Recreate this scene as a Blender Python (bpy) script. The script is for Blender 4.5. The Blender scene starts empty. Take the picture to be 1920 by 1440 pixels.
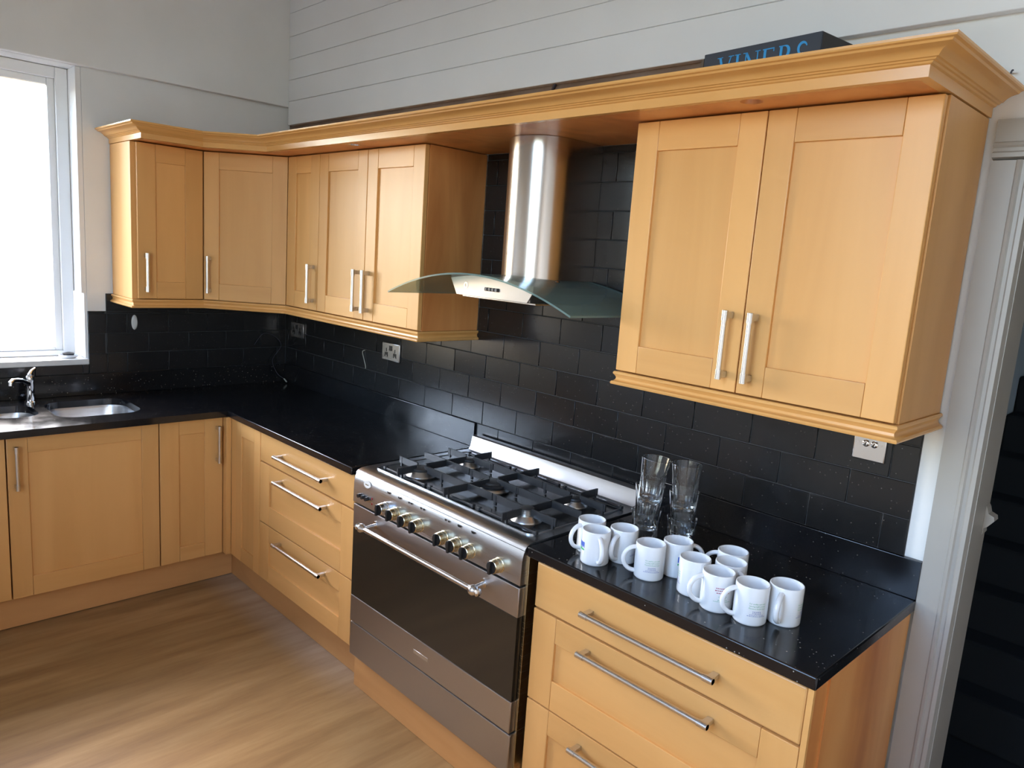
import bpy, bmesh, math, random
from mathutils import Vector, Matrix
random.seed(7)
scene = bpy.context.scene
col = scene.collection

# ------------------------------------------------------------------ camera
cam_d = bpy.data.cameras.new('camera')
cam = bpy.data.objects.new('camera', cam_d)
col.objects.link(cam)
cam_d.sensor_width = 36.0
cam_d.lens = 26.084
cam_d.clip_start = 0.02
_r = Vector((0.69136467, 0.71927964, 0.0682033))
_u = Vector((-0.16832164, 0.06854663, 0.98334591))
_f = Vector((-0.70262559, 0.69133071, -0.16846105))
_m = Matrix(((_r.x, _u.x, -_f.x, 4.08546), (_r.y, _u.y, -_f.y, -2.10932), (_r.z, _u.z, -_f.z, 1.72002), (0, 0, 0, 1)))
cam.matrix_world = _m
scene.camera = cam

# ------------------------------------------------------------------ daylight
SUN_ROT = 270
world = bpy.data.worlds.new('daylight')
scene.world = world
world.use_nodes = True
_bg = world.node_tree.nodes['Background']
_sky = world.node_tree.nodes.new('ShaderNodeTexSky')
_sky.sky_type = 'NISHITA'
_sky.sun_disc = False
_sky.sun_elevation = math.radians(38)
_sky.sun_rotation = math.radians(SUN_ROT)
_sky.air_density = 1.0
_sky.dust_density = 2.0
_sky.ozone_density = 2.0
world.node_tree.links.new(_sky.outputs[0], _bg.inputs[0])
_bg.inputs[1].default_value = 1.0

WIN_L = (-2.25, -1.06, 1.067, 2.458)       # left window: y0, y1, z0, z1
WIN_R = (2.50, 3.85, 1.10, 3.10)            # window behind the camera: x0, x1, z0, z1
ROOM_X, ROOM_Y, ROOM_Z = 4.50, -2.70, 3.7


def portal(name, loc, rot, sx, sy):
    l = bpy.data.lights.new(name, 'AREA')
    l.shape = 'RECTANGLE'
    l.size, l.size_y = sx, sy
    l.cycles.is_portal = True
    o = bpy.data.objects.new(name, l)
    o.location = loc
    o.rotation_euler = rot
    col.objects.link(o)


portal('window_portal_left', (-0.27, (WIN_L[0] + WIN_L[1]) / 2, (WIN_L[2] + WIN_L[3]) / 2), (0, math.radians(-90), 0), WIN_L[3] - WIN_L[2], WIN_L[1] - WIN_L[0])
portal('window_portal_rear', ((WIN_R[0] + WIN_R[1]) / 2, ROOM_Y - 0.27, (WIN_R[2] + WIN_R[3]) / 2), (math.radians(90), 0, 0), WIN_R[1] - WIN_R[0], WIN_R[3] - WIN_R[2])

vs = scene.view_settings
vs.view_transform = 'Standard'
vs.look = 'None'
vs.gamma = 1.0
vs.use_curve_mapping = False
vs.exposure = 1.74
scene.cycles.use_denoising = True
scene.cycles.max_bounces = 24
scene.cycles.diffuse_bounces = 4
scene.cycles.glossy_bounces = 4
scene.cycles.transmission_bounces = 24
scene.cycles.transparent_max_bounces = 8
scene.cycles.caustics_reflective = False
scene.cycles.caustics_refractive = False
scene.cycles.use_adaptive_sampling = True
scene.cycles.adaptive_threshold = 0.04
scene.cycles.sample_clamp_indirect = 8.0

# ------------------------------------------------------------------ materials
M = {}


def newmat(name):
    m = bpy.data.materials.new(name)
    m.use_nodes = True
    nt = m.node_tree
    b = nt.nodes['Principled BSDF']
    M[name] = m
    return m, nt, b


def plain(name, c, rough=0.5, metal=0.0, spec=0.5, coat=0.0):
    m, nt, b = newmat(name)
    b.inputs['Base Color'].default_value = (*c, 1)
    b.inputs['Roughness'].default_value = rough
    b.inputs['Metallic'].default_value = metal
    b.inputs['Specular IOR Level'].default_value = spec
    b.inputs['Coat Weight'].default_value = coat
    return m


def N(nt, t, **kw):
    n = nt.nodes.new(t)
    for k, v in kw.items():
        setattr(n, k, v)
    return n


def ramp(nt, stops):
    n = N(nt, 'ShaderNodeValToRGB')
    e = n.color_ramp.elements
    while len(e) < len(stops):
        e.new(0.5)
    for i, (p, c) in enumerate(stops):
        e[i].position = p
        e[i].color = (*c, 1) if len(c) == 3 else c
    return n


def mapped(nt, scale, coord='Object', rnd=True):
    tc = N(nt, 'ShaderNodeTexCoord')
    mp = N(nt, 'ShaderNodeMapping')
    mp.inputs['Scale'].default_value = scale
    if rnd:
        oi = N(nt, 'ShaderNodeObjectInfo')
        mul = N(nt, 'ShaderNodeVectorMath', operation='MULTIPLY')
        cb = N(nt, 'ShaderNodeCombineXYZ')
        for k in range(3):
            nt.links.new(oi.outputs['Random'], cb.inputs[k])
        nt.links.new(cb.outputs[0], mul.inputs[0])
        mul.inputs[1].default_value = (31.0, 17.0, 23.0)
        nt.links.new(mul.outputs[0], mp.inputs['Location'])
    nt.links.new(tc.outputs[coord], mp.inputs['Vector'])
    return mp


def wood(name, dark, mid, light, scale, rough=0.37, coat=0.0):
    m, nt, b = newmat(name)
    mp = mapped(nt, scale)
    n1 = N(nt, 'ShaderNodeTexNoise')
    n1.inputs['Scale'].default_value = 1.0
    n1.inputs['Detail'].default_value = 6
    n1.inputs['Distortion'].default_value = 0.6
    nt.links.new(mp.outputs[0], n1.inputs['Vector'])
    r = ramp(nt, [(0.25, dark), (0.5, mid), (0.78, light)])
    nt.links.new(n1.outputs[0], r.inputs[0])
    oi = N(nt, 'ShaderNodeObjectInfo')
    hs = N(nt, 'ShaderNodeHueSaturation')
    mr = N(nt, 'ShaderNodeMapRange')
    mr.inputs['To Min'].default_value = 0.93
    mr.inputs['To Max'].default_value = 1.07
    nt.links.new(oi.outputs['Random'], mr.inputs[0])
    nt.links.new(mr.outputs[0], hs.inputs['Value'])
    nt.links.new(r.outputs[0], hs.inputs['Color'])
    nt.links.new(hs.outputs[0], b.inputs['Base Color'])
    b.inputs['Roughness'].default_value = rough
    b.inputs['Specular IOR Level'].default_value = 0.5
    bp = N(nt, 'ShaderNodeBump')
    bp.inputs['Strength'].default_value = 0.04
    bp.inputs['Distance'].default_value = 0.002
    nt.links.new(n1.outputs[0], bp.inputs['Height'])
    nt.links.new(bp.outputs[0], b.inputs['Normal'])
    return m


WD, WM, WL_ = (0.645, 0.325, 0.098), (0.70, 0.365, 0.117), (0.745, 0.40, 0.135)
wood('wood_upright', WD, WM, WL_, (9, 9, 0.9))
wood('wood_level', WD, WM, WL_, (1.0, 1.0, 12))
wood('wood_mould', (0.63, 0.32, 0.095), (0.70, 0.37, 0.118), (0.75, 0.41, 0.14), (2, 2, 8), rough=0.26)
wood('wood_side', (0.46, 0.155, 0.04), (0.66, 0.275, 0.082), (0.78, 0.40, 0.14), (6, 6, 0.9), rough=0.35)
wood('wood_plinth', (0.54, 0.26, 0.085), (0.60, 0.30, 0.105), (0.66, 0.34, 0.12), (2, 2, 9), rough=0.45)
wood('wood_carcass', (0.40, 0.20, 0.07), (0.47, 0.25, 0.09), (0.52, 0.29, 0.11), (6, 6, 1), rough=0.5)


def granite():
    m, nt, b = newmat('granite')
    mp = mapped(nt, (1, 1, 1), rnd=False)
    v = N(nt, 'ShaderNodeTexVoronoi')
    v.inputs['Scale'].default_value = 95
    nt.links.new(mp.outputs[0], v.inputs['Vector'])
    lt = N(nt, 'ShaderNodeMath', operation='LESS_THAN')
    lt.inputs[1].default_value = 0.155
    nt.links.new(v.outputs['Distance'], lt.inputs[0])
    sx = N(nt, 'ShaderNodeSeparateXYZ')
    nt.links.new(v.outputs['Color'], sx.inputs[0])
    gt = N(nt, 'ShaderNodeMath', operation='GREATER_THAN')
    gt.inputs[1].default_value = 0.8
    nt.links.new(sx.outputs[0], gt.inputs[0])
    mul = N(nt, 'ShaderNodeMath', operation='MULTIPLY')
    nt.links.new(lt.outputs[0], mul.inputs[0])
    nt.links.new(gt.outputs[0], mul.inputs[1])
    mul2 = N(nt, 'ShaderNodeMath', operation='MULTIPLY')
    nt.links.new(mul.outputs[0], mul2.inputs[0])
    nt.links.new(sx.outputs[1], mul2.inputs[1])
    mx = N(nt, 'ShaderNodeMix', data_type='RGBA')
    mx.inputs[6].default_value = (0.007, 0.007, 0.008, 1)
    mx.inputs[7].default_value = (0.42, 0.39, 0.33, 1)
    nt.links.new(mul2.outputs[0], mx.inputs[0])
    nt.links.new(mx.outputs[2], b.inputs['Base Color'])
    ns = N(nt, 'ShaderNodeTexNoise')
    ns.inputs['Scale'].default_value = 7
    ns.inputs['Detail'].default_value = 4
    nt.links.new(mp.outputs[0], ns.inputs['Vector'])
    mr = N(nt, 'ShaderNodeMapRange')
    mr.inputs['From Min'].default_value = 0.3
    mr.inputs['From Max'].default_value = 0.75
    mr.inputs['To Min'].default_value = 0.08
    mr.inputs['To Max'].default_value = 0.24
    nt.links.new(ns.outputs[0], mr.inputs[0])
    nt.links.new(mr.outputs[0], b.inputs['Roughness'])
    return m


granite()


def tile_mat():
    m, nt, b = newmat('black_tile')
    mp = mapped(nt, (1, 1, 1))
    oi = N(nt, 'ShaderNodeObjectInfo')
    mr = N(nt, 'ShaderNodeMapRange')
    mr.inputs['To Min'].default_value = 0.20
    mr.inputs['To Max'].default_value = 0.27
    nt.links.new(oi.outputs['Random'], mr.inputs[0])
    nt.links.new(mr.outputs[0], b.inputs['Roughness'])
    v = N(nt, 'ShaderNodeTexVoronoi')
    v.inputs['Scale'].default_value = 60
    nt.links.new(mp.outputs[0], v.inputs['Vector'])
    lt = N(nt, 'ShaderNodeMath', operation='LESS_THAN')
    lt.inputs[1].default_value = 0.09
    nt.links.new(v.outputs['Distance'], lt.inputs[0])
    mx = N(nt, 'ShaderNodeMix', data_type='RGBA')
    mx.inputs[6].default_value = (0.009, 0.009, 0.0095, 1)
    mx.inputs[7].default_value = (0.10, 0.09, 0.08, 1)
    nt.links.new(lt.outputs[0], mx.inputs[0])
    nt.links.new(mx.outputs[2], b.inputs['Base Color'])


tile_mat()


def floor_mat():
    m, nt, b = newmat('vinyl_floor')
    mp = mapped(nt, (9, 1.1, 1), rnd=False)
    n1 = N(nt, 'ShaderNodeTexNoise')
    n1.inputs['Scale'].default_value = 1.4
    n1.inputs['Detail'].default_value = 7
    n1.inputs['Roughness'].default_value = 0.62
    nt.links.new(mp.outputs[0], n1.inputs['Vector'])
    r = ramp(nt, [(0.28, (0.25, 0.138, 0.056)), (0.5, (0.35, 0.21, 0.088)), (0.74, (0.46, 0.30, 0.14))])
    nt.links.new(n1.outputs[0], r.inputs[0])
    mp2 = mapped(nt, (3, 0.8, 1), rnd=False)
    n2 = N(nt, 'ShaderNodeTexNoise')
    n2.inputs['Scale'].default_value = 1.2
    n2.inputs['Detail'].default_value = 2
    nt.links.new(mp2.outputs[0], n2.inputs['Vector'])
    r2 = ramp(nt, [(0.35, (0.86, 0.84, 0.80)), (0.65, (1.1, 1.1, 1.08))])
    nt.links.new(n2.outputs[0], r2.inputs[0])
    mx = N(nt, 'ShaderNodeMix', data_type='RGBA', blend_type='MULTIPLY')
    mx.inputs[0].default_value = 1
    nt.links.new(r.outputs[0], mx.inputs[6])
    nt.links.new(r2.outputs[0], mx.inputs[7])
    # pale scuffed strip along the hob-side plinth
    tc = N(nt, 'ShaderNodeTexCoord')
    sp = N(nt, 'ShaderNodeSeparateXYZ')
    nt.links.new(tc.outputs['Object'], sp.inputs[0])
    m1 = N(nt, 'ShaderNodeMapRange', interpolation_type='SMOOTHSTEP')
    m1.inputs['From Min'].default_value = -0.76
    m1.inputs['From Max'].default_value = -0.57
    nt.links.new(sp.outputs[1], m1.inputs[0])
    m2 = N(nt, 'ShaderNodeMapRange', interpolation_type='SMOOTHSTEP')
    m2.inputs['From Min'].default_value = 2.0
    m2.inputs['From Max'].default_value = 1.5
    nt.links.new(sp.outputs[0], m2.inputs[0])
    m3 = N(nt, 'ShaderNodeMath', operation='MULTIPLY')
    nt.links.new(m1.outputs[0], m3.inputs[0])
    nt.links.new(m2.outputs[0], m3.inputs[1])
    m4 = N(nt, 'ShaderNodeMath', operation='MULTIPLY')
    nt.links.new(m3.outputs[0], m4.inputs[0])
    nt.links.new(n1.outputs[0], m4.inputs[1])
    mw = N(nt, 'ShaderNodeMix', data_type='RGBA')
    mw.inputs[7].default_value = (0.55, 0.44, 0.34, 1)
    nt.links.new(m4.outputs[0], mw.inputs[0])
    nt.links.new(mx.outputs[2], mw.inputs[6])
    nt.links.new(mw.outputs[2], b.inputs['Base Color'])
    b.inputs['Roughness'].default_value = 0.5
    b.inputs['Specular IOR Level'].default_value = 0.35
    bp = N(nt, 'ShaderNodeBump')
    bp.inputs['Strength'].default_value = 0.06
    bp.inputs['Distance'].default_value = 0.002
    nt.links.new(n1.outputs[0], bp.inputs['Height'])
    nt.links.new(bp.outputs[0], b.inputs['Normal'])


floor_mat()


def paint(name, c, rough=0.6, amp=0.03):
    m, nt, b = newmat(name)
    mp = mapped(nt, (1, 1, 1), rnd=False)
    ns = N(nt, 'ShaderNodeTexNoise')
    ns.inputs['Scale'].default_value = 3
    ns.inputs['Detail'].default_value = 5
    nt.links.new(mp.outputs[0], ns.inputs['Vector'])
    r = ramp(nt, [(0.3, tuple(max(0, x - amp) for x in c)), (0.7, tuple(x + amp for x in c))])
    nt.links.new(ns.outputs[0], r.inputs[0])
    nt.links.new(r.outputs[0], b.inputs['Base Color'])
    b.inputs['Roughness'].default_value = rough


paint('wall_paint', (0.80, 0.805, 0.79))
paint('board_paint', (0.84, 0.855, 0.87), 0.5, 0.015)
paint('white_gloss', (0.82, 0.82, 0.81), 0.3, 0.01)
paint('architrave_paint', (0.40, 0.38, 0.345), 0.4, 0.02)
paint('brown_wall_strip', (0.22, 0.15, 0.11), 0.8, 0.06)
paint('ceiling_paint', (0.82, 0.82, 0.80), 0.7, 0.01)
paint('hall_unlit', (0.07, 0.07, 0.068), 0.8, 0.006)
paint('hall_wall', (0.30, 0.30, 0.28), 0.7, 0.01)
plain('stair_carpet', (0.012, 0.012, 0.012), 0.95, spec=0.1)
plain('grout', (0.05, 0.05, 0.05), 0.8)


def steel(name, c, rough, aniso=0.0, sc=(2, 2, 220)):
    m, nt, b = newmat(name)
    b.inputs['Metallic'].default_value = 1.0
    b.inputs['Base Color'].default_value = (*c, 1)
    mp = mapped(nt, sc)
    ns = N(nt, 'ShaderNodeTexNoise')
    ns.inputs['Scale'].default_value = 3
    ns.inputs['Detail'].default_value = 3
    nt.links.new(mp.outputs[0], ns.inputs['Vector'])
    mr = N(nt, 'ShaderNodeMapRange')
    mr.inputs['To Min'].default_value = max(0.03, rough - 0.08)
    mr.inputs['To Max'].default_value = rough + 0.08
    nt.links.new(ns.outputs[0], mr.inputs[0])
    nt.links.new(mr.outputs[0], b.inputs['Roughness'])
    b.inputs['Anisotropic'].default_value = aniso


steel('steel_brushed', (0.60, 0.62, 0.645), 0.30)
steel('steel_hood', (0.44, 0.43, 0.43), 0.34)
steel('steel_duct', (0.58, 0.55, 0.53), 0.20)
plain('steel_handle', (0.70, 0.69, 0.68), 0.24, 1.0)
steel('steel_door', (0.44, 0.42, 0.41), 0.36)
steel('steel_bright', (0.72, 0.72, 0.72), 0.16)
steel('steel_dark', (0.27, 0.275, 0.28), 0.22)
steel('brass_worn', (0.62, 0.53, 0.34), 0.25)
plain('chrome', (0.8, 0.8, 0.8), 0.06, 1.0)
plain('cast_iron', (0.030, 0.031, 0.033), 0.38)
plain('enamel_black', (0.010, 0.010, 0.011), 0.2)
plain('burner_cap', (0.035, 0.033, 0.031), 0.4)
plain('burner_alloy', (0.55, 0.53, 0.5), 0.3, 1.0)
plain('oven_glass', (0.020, 0.016, 0.011), 0.10)
plain('plastic_black', (0.012, 0.012, 0.012), 0.35)
plain('gap_black', (0.004, 0.004, 0.004), 0.8)
plain('red_mark', (0.30, 0.02, 0.02), 0.4)
plain('porcelain', (0.80, 0.81, 0.82), 0.10, coat=0.3)
plain('print_green', (0.10, 0.40, 0.20), 0.5)
plain('print_blue', (0.05, 0.08, 0.36), 0.5)
plain('print_red', (0.42, 0.04, 0.12), 0.5)
plain('logo_blue', (0.05, 0.12, 0.50), 0.4)
plain('logo_green', (0.06, 0.45, 0.17), 0.4)
plain('white_plastic', (0.72, 0.71, 0.66), 0.4)
plain('box_card', (0.042, 0.055, 0.078), 0.55)
plain('box_side', (0.035, 0.036, 0.04), 0.6)
plain('box_flap', (0.11, 0.085, 0.065), 0.8)
plain('box_print', (0.04, 0.36, 0.78), 0.5)
plain('wire_white', (0.45, 0.44, 0.36), 0.6)
plain('wire_dark', (0.05, 0.045, 0.06), 0.6)
plain('badge_enamel', (0.75, 0.72, 0.66), 0.2)
plain('badge_print', (0.35, 0.30, 0.22), 0.4)
plain('dish_white', (0.7, 0.7, 0.7), 0.3)


def glassy(name, tint, rough, ior=1.45):
    m, nt, b = newmat(name)
    b.inputs['Base Color'].default_value = (*tint, 1)
    b.inputs['Transmission Weight'].default_value = 1.0
    b.inputs['Roughness'].default_value = rough
    b.inputs['IOR'].default_value = ior


glassy('tumbler_glass', (0.96, 0.985, 1.0), 0.0, 1.40)


def hood_glass():
    m, nt, b = newmat('canopy_glass')
    out = [n for n in nt.nodes if n.type == 'OUTPUT_MATERIAL'][0]
    b.inputs['Base Color'].default_value = (0.20, 0.30, 0.28, 1)
    b.inputs['Roughness'].default_value = 0.12
    tr = N(nt, 'ShaderNodeBsdfTransparent')
    tr.inputs[0].default_value = (0.80, 0.92, 0.88, 1)
    mx = N(nt, 'ShaderNodeMixShader')
    mx.inputs[0].default_value = 0.58
    nt.links.new(tr.outputs[0], mx.inputs[1])
    nt.links.new(b.outputs[0], mx.inputs[2])
    nt.links.new(mx.outputs[0], out.inputs[0])


hood_glass()


def pane_glass():
    m, nt, b = newmat('window_glass')
    out = [n for n in nt.nodes if n.type == 'OUTPUT_MATERIAL'][0]
    tr = N(nt, 'ShaderNodeBsdfTransparent')
    gl = N(nt, 'ShaderNodeBsdfGlossy')
    gl.inputs['Roughness'].default_value = 0.02
    mx = N(nt, 'ShaderNodeMixShader')
    mx.inputs[0].default_value = 0.06
    nt.links.new(tr.outputs[0], mx.inputs[1])
    nt.links.new(gl.outputs[0], mx.inputs[2])
    nt.links.new(mx.outputs[0], out.inputs[0])


pane_glass()


# ------------------------------------------------------------------ mesh helpers
class MB:
    def __init__(self):
        self.v, self.f, self.flat = [], [], set()

    def add(self, vs, fs):
        n = len(self.v)
        self.v += [Vector(p) for p in vs]
        self.f += [[i + n for i in q] for q in fs]
        return self

    def bm(self, b):
        b.verts.index_update()
        self.add([v.co.copy() for v in b.verts], [[v.index for v in q.verts] for q in b.faces])
        b.free()
        return self

    def box(self, x0, x1, y0, y1, z0, z1, bev=0.0, seg=2):
        x0, x1 = min(x0, x1), max(x0, x1)
        y0, y1 = min(y0, y1), max(y0, y1)
        z0, z1 = min(z0, z1), max(z0, z1)
        P = [(x, y, z) for x in (x0, x1) for y in (y0, y1) for z in (z0, z1)]
        F = [(0, 1, 3, 2), (4, 6, 7, 5), (0, 4, 5, 1), (2, 3, 7, 6), (0, 2, 6, 4), (1, 5, 7, 3)]
        if bev <= 0:
            return self.add(P, F)
        b = bmesh.new()
        V = [b.verts.new(p) for p in P]
        for q in F:
            b.faces.new([V[i] for i in q])
        bmesh.ops.bevel(b, geom=list(b.edges), offset=min(bev, 0.45 * min(x1 - x0, y1 - y0, z1 - z0)), segments=seg, affect='EDGES', profile=0.5)
        b.normal_update()
        n0 = len(self.f)
        for i, q in enumerate(b.faces):
            if max(abs(c) for c in q.normal) > 0.9999:
                self.flat.add(n0 + i)
        return self.bm(b)

    def prism(self, poly, axis, a, b):
        """poly: 2-D points; axis 'x': (y,z), 'y': (x,z), 'z': (x,y)"""
        n = len(poly)

        def P(p, t):
            return {'x': (t, p[0], p[1]), 'y': (p[0], t, p[1]), 'z': (p[0], p[1], t)}[axis]
        V = [P(p, a) for p in poly] + [P(p, b) for p in poly]
        F = [list(range(n))[::-1], list(range(n, 2 * n))] + [[i, (i + 1) % n, n + (i + 1) % n, n + i] for i in range(n)]
        return self.add(V, F)

    def cyl(self, p, q, r, n=16, r2=None):
        return self.tube([p, q], [r, r if r2 is None else r2], n)

    def tube(self, path, rad, n=12, cap=True):
        path = [Vector(p) for p in path]
        if not isinstance(rad, (list, tuple)):
            rad = [rad] * len(path)
        V, F = [], []
        t0 = (path[1] - path[0]).normalized()
        ref = Vector((0, 0, 1)) if abs(t0.z) < 0.9 else Vector((1, 0, 0))
        nx = t0.cross(ref).normalized()
        for i, p in enumerate(path):
            if i == 0:
                t = path[1] - path[0]
            elif i == len(path) - 1:
                t = path[-1] - path[-2]
            else:
                t = path[i + 1] - path[i - 1]
            t = t.normalized()
            nx = (nx - t * nx.dot(t)).normalized()
            ny = t.cross(nx)
            for k in range(n):
                a = 2 * math.pi * k / n
                V.append(p + (nx * math.cos(a) + ny * math.sin(a)) * rad[i])
        for i in range(len(path) - 1):
            for k in range(n):
                F.append([i * n + k, i * n + (k + 1) % n, (i + 1) * n + (k + 1) % n, (i + 1) * n + k])
        if cap:
            F.append(list(range(n))[::-1])
            F.append([(len(path) - 1) * n + k for k in range(n)])
        return self.add(V, F)

    def lathe(self, prof, c, n=32, ax='z', rmod=None):
        """prof: (r, t) pairs along the axis; closed at r=0 ends"""
        V, F, rings = [], [], []
        c = Vector(c)
        for j, (r, t) in enumerate(prof):
            if r < 1e-6:
                rings.append([len(V)])
                V.append(self._ax(c, 0, 0, t, ax))
            else:
                ring = []
                for k in range(n):
                    a = 2 * math.pi * k / n
                    rr = r if rmod is None else rmod(j, r, a)
                    ring.append(len(V))
                    V.append(self._ax(c, rr * math.cos(a), rr * math.sin(a), t, ax))
                rings.append(ring)
        for A, B in zip(rings[:-1], rings[1:]):
            if len(A) == 1 and len(B) == 1:
                continue
            for k in range(n):
                k2 = (k + 1) % n
                if len(A) == 1:
                    F.append([A[0], B[k2], B[k]])
                elif len(B) == 1:
                    F.append([A[k], A[k2], B[0]])
                else:
                    F.append([A[k], A[k2], B[k2], B[k]])
        return self.add(V, F)

    @staticmethod
    def _ax(c, u, w, t, ax):
        if ax == 'z':
            return c + Vector((u, w, t))
        if ax == 'y':
            return c + Vector((u, t, w))
        return c + Vector((t, u, w))

    def sweep(self, path, prof, closed=True):
        """path: xy points; prof: (offset to the right-hand side, z)"""
        n = len(path)
        P = [Vector(p) for p in path]
        rings = []
        for i in range(n):
            ns = []
            if i > 0:
                d = (P[i] - P[i - 1]).normalized()
                ns.append(Vector((d.y, -d.x)))
            if i < n - 1:
                d = (P[i + 1] - P[i]).normalized()
                ns.append(Vector((d.y, -d.x)))
            if len(ns) == 2:
                m = (ns[0] + ns[1])
                m = m / (1 + ns[0].dot(ns[1]))
            else:
                m = ns[0]
            rings.append([(P[i].x + m.x * o, P[i].y + m.y * o, z) for o, z in prof])
        k = len(prof)
        V = [p for r in rings for p in r]
        F = []
        for i in range(n - 1):
            for j in range(k):
                j2 = (j + 1) % k
                F.append([i * k + j, i * k + j2, (i + 1) * k + j2, (i + 1) * k + j])
        F.append(list(range(k)))
        F.append([(n - 1) * k + j for j in range(k)][::-1])
        return self.add(V, F)

    def xf(self, mat, start=0):
        for i in range(start, len(self.v)):
            self.v[i] = mat @ self.v[i]
        return self

    def mesh(self, name, smooth=35, shift=None):
        me = bpy.data.meshes.new(name)
        s = shift or Vector((0, 0, 0))
        me.from_pydata([tuple(p - s) for p in self.v], [], self.f)
        b = bmesh.new()
        b.from_mesh(me)
        bmesh.ops.recalc_face_normals(b, faces=list(b.faces))
        b.to_mesh(me)
        b.free()
        if smooth:
            me.polygons.foreach_set('use_smooth', [True] * len(me.polygons))
            me.set_sharp_from_angle(angle=math.radians(smooth))
            if self.flat:
                me.polygons.foreach_set('use_smooth', [i not in self.flat for i in range(len(me.polygons))])
                at = me.attributes.get('sharp_edge') or me.attributes.new('sharp_edge', 'BOOLEAN', 'EDGE')
                ek = {e.key: e.index for e in me.edges}
                for i in self.flat:
                    for k in me.polygons[i].edge_keys:
                        at.data[ek[k]].value = True
        me.update()
        return me


ORG = {}


def tag(o, label=None, cat=None, group=None, kind=None):
    if label:
        o['label'] = label
    if cat:
        o['category'] = cat
    if group:
        o['group'] = group
    if kind:
        o['kind'] = kind
    return o


def thing(name, loc, label, cat, group=None):
    o = bpy.data.objects.new(name, None)
    o.empty_display_size = 0.05
    o.location = loc
    col.objects.link(o)
    ORG[o] = Vector(loc)
    return tag(o, label, cat, group)


def part(name, mb, mat, parent, smooth=35, label=None):
    org = ORG[parent]
    o = bpy.data.objects.new(name, mb.mesh(name, smooth, org))
    o.data.materials.append(M[mat])
    o.parent = parent
    col.objects.link(o)
    ORG[o] = org
    if label:
        o['label'] = label
    return o


def solid(name, mb, mat, label=None, cat=None, group=None, kind=None, smooth=35, origin=None):
    if origin is None:
        xs = [v.x for v in mb.v]
        ys = [v.y for v in mb.v]
        zs = [v.z for v in mb.v]
        origin = Vector(((min(xs) + max(xs)) / 2, (min(ys) + max(ys)) / 2, min(zs)))
    origin = Vector(origin)
    o = bpy.data.objects.new(name, mb.mesh(name, smooth, origin))
    o.data.materials.append(M[mat])
    o.location = origin
    col.objects.link(o)
    ORG[o] = origin
    return tag(o, label, cat, group, kind)


def structure(name, mb, mat, smooth=0):
    return solid(name, mb, mat, kind='structure', smooth=smooth, origin=(0, 0, 0))


def flat_with_holes(outer, holes, z0, z1):
    """2-D curve with holes, extruded to a slab (returns MB)"""
    cu = bpy.data.curves.new('tmp', 'CURVE')
    cu.dimensions = '2D'
    cu.fill_mode = 'BOTH'
    for poly in [outer] + holes:
        s = cu.splines.new('POLY')
        s.points.add(len(poly) - 1)
        for i, p in enumerate(poly):
            s.points[i].co = (p[0], p[1], 0, 1)
        s.use_cyclic_u = True
    cu.extrude = (z1 - z0) / 2
    o = bpy.data.objects.new('tmp', cu)
    col.objects.link(o)
    me = o.to_mesh()
    mb = MB()
    zc = (z0 + z1) / 2
    mb.add([(v.co.x, v.co.y, v.co.z + zc) for v in me.vertices], [list(p.vertices) for p in me.polygons])
    o.to_mesh_clear()
    bpy.data.objects.remove(o)
    bpy.data.curves.remove(cu)
    return mb


def rrect(x0, x1, y0, y1, r, n=6):
    out = []
    for cx, cy, a0 in ((x1 - r, y1 - r, 0), (x0 + r, y1 - r, 90), (x0 + r, y0 + r, 180), (x1 - r, y0 + r, 270)):
        for k in range(n + 1):
            a = math.radians(a0 + 90 * k / n)
            out.append((cx + r * math.cos(a), cy + r * math.sin(a)))
    return out


# ------------------------------------------------------------------ measured sizes (metres)
H = 0.8955            # worktop top
WT = 0.031            # worktop thickness
UP = 1.002            # upstand top
UT = 0.0174           # upstand thickness
D = 0.324             # wall unit door face
ZB, ZT = 1.404, 2.124 # wall unit doors
XC0, XC1, XE = 1.748, 2.690, 3.54

# ------------------------------------------------------------------ room shell
structure('floor', MB().box(-0.02, ROOM_X, ROOM_Y, 0, -0.1, 0), 'vinyl_floor')
structure('ceiling', MB().box(-0.3, ROOM_X + 0.2, ROOM_Y - 0.2, 0.15, ROOM_Z, ROOM_Z + 0.1), 'ceiling_paint')
DX0, DX1, DZ = 3.622, 4.40, 2.03
wall_back = structure('wall_back', MB().box(-0.3, DX0, 0, 0.12, -0.1, ROOM_Z)
                      .box(DX0, DX1, 0, 0.12, DZ, ROOM_Z).box(DX1, ROOM_X + 0.2, 0, 0.12, -0.1, ROOM_Z), 'wall_paint')
y0, y1, z0, z1 = WIN_L
wall_left = structure('wall_left', MB().box(-0.26, 0, ROOM_Y - 0.2, y0, -0.1, ROOM_Z).box(-0.26, 0, y1, 0, -0.1, ROOM_Z)
                      .box(-0.26, 0, y0, y1, -0.1, z0).box(-0.26, 0, y0, y1, z1, ROOM_Z), 'wall_paint')
x0, x1, rz0, rz1 = WIN_R
structure('wall_rear', MB().box(0, x0, ROOM_Y - 0.26, ROOM_Y, -0.1, ROOM_Z).box(x1, ROOM_X, ROOM_Y - 0.26, ROOM_Y, -0.1, ROOM_Z)
          .box(x0, x1, ROOM_Y - 0.26, ROOM_Y, -0.1, rz0).box(x0, x1, ROOM_Y - 0.26, ROOM_Y, rz1, ROOM_Z), 'wall_paint')
structure('wall_right', MB().box(ROOM_X, ROOM_X + 0.2, ROOM_Y - 0.2, 0.0, -0.1, ROOM_Z), 'wall_paint')
# upper wall lining on the window side, proud of the plaster
structure('trim_1', MB().box(0, 0.036, ROOM_Y, 0, z1 + 0.001, ROOM_Z, 0.003), 'wall_paint')
# brown strip on the wall above the wall units
structure('trim_2', MB().box(0.004, 3.12, -0.0025, 0, 2.14, 2.372), 'brown_wall_strip')
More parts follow.
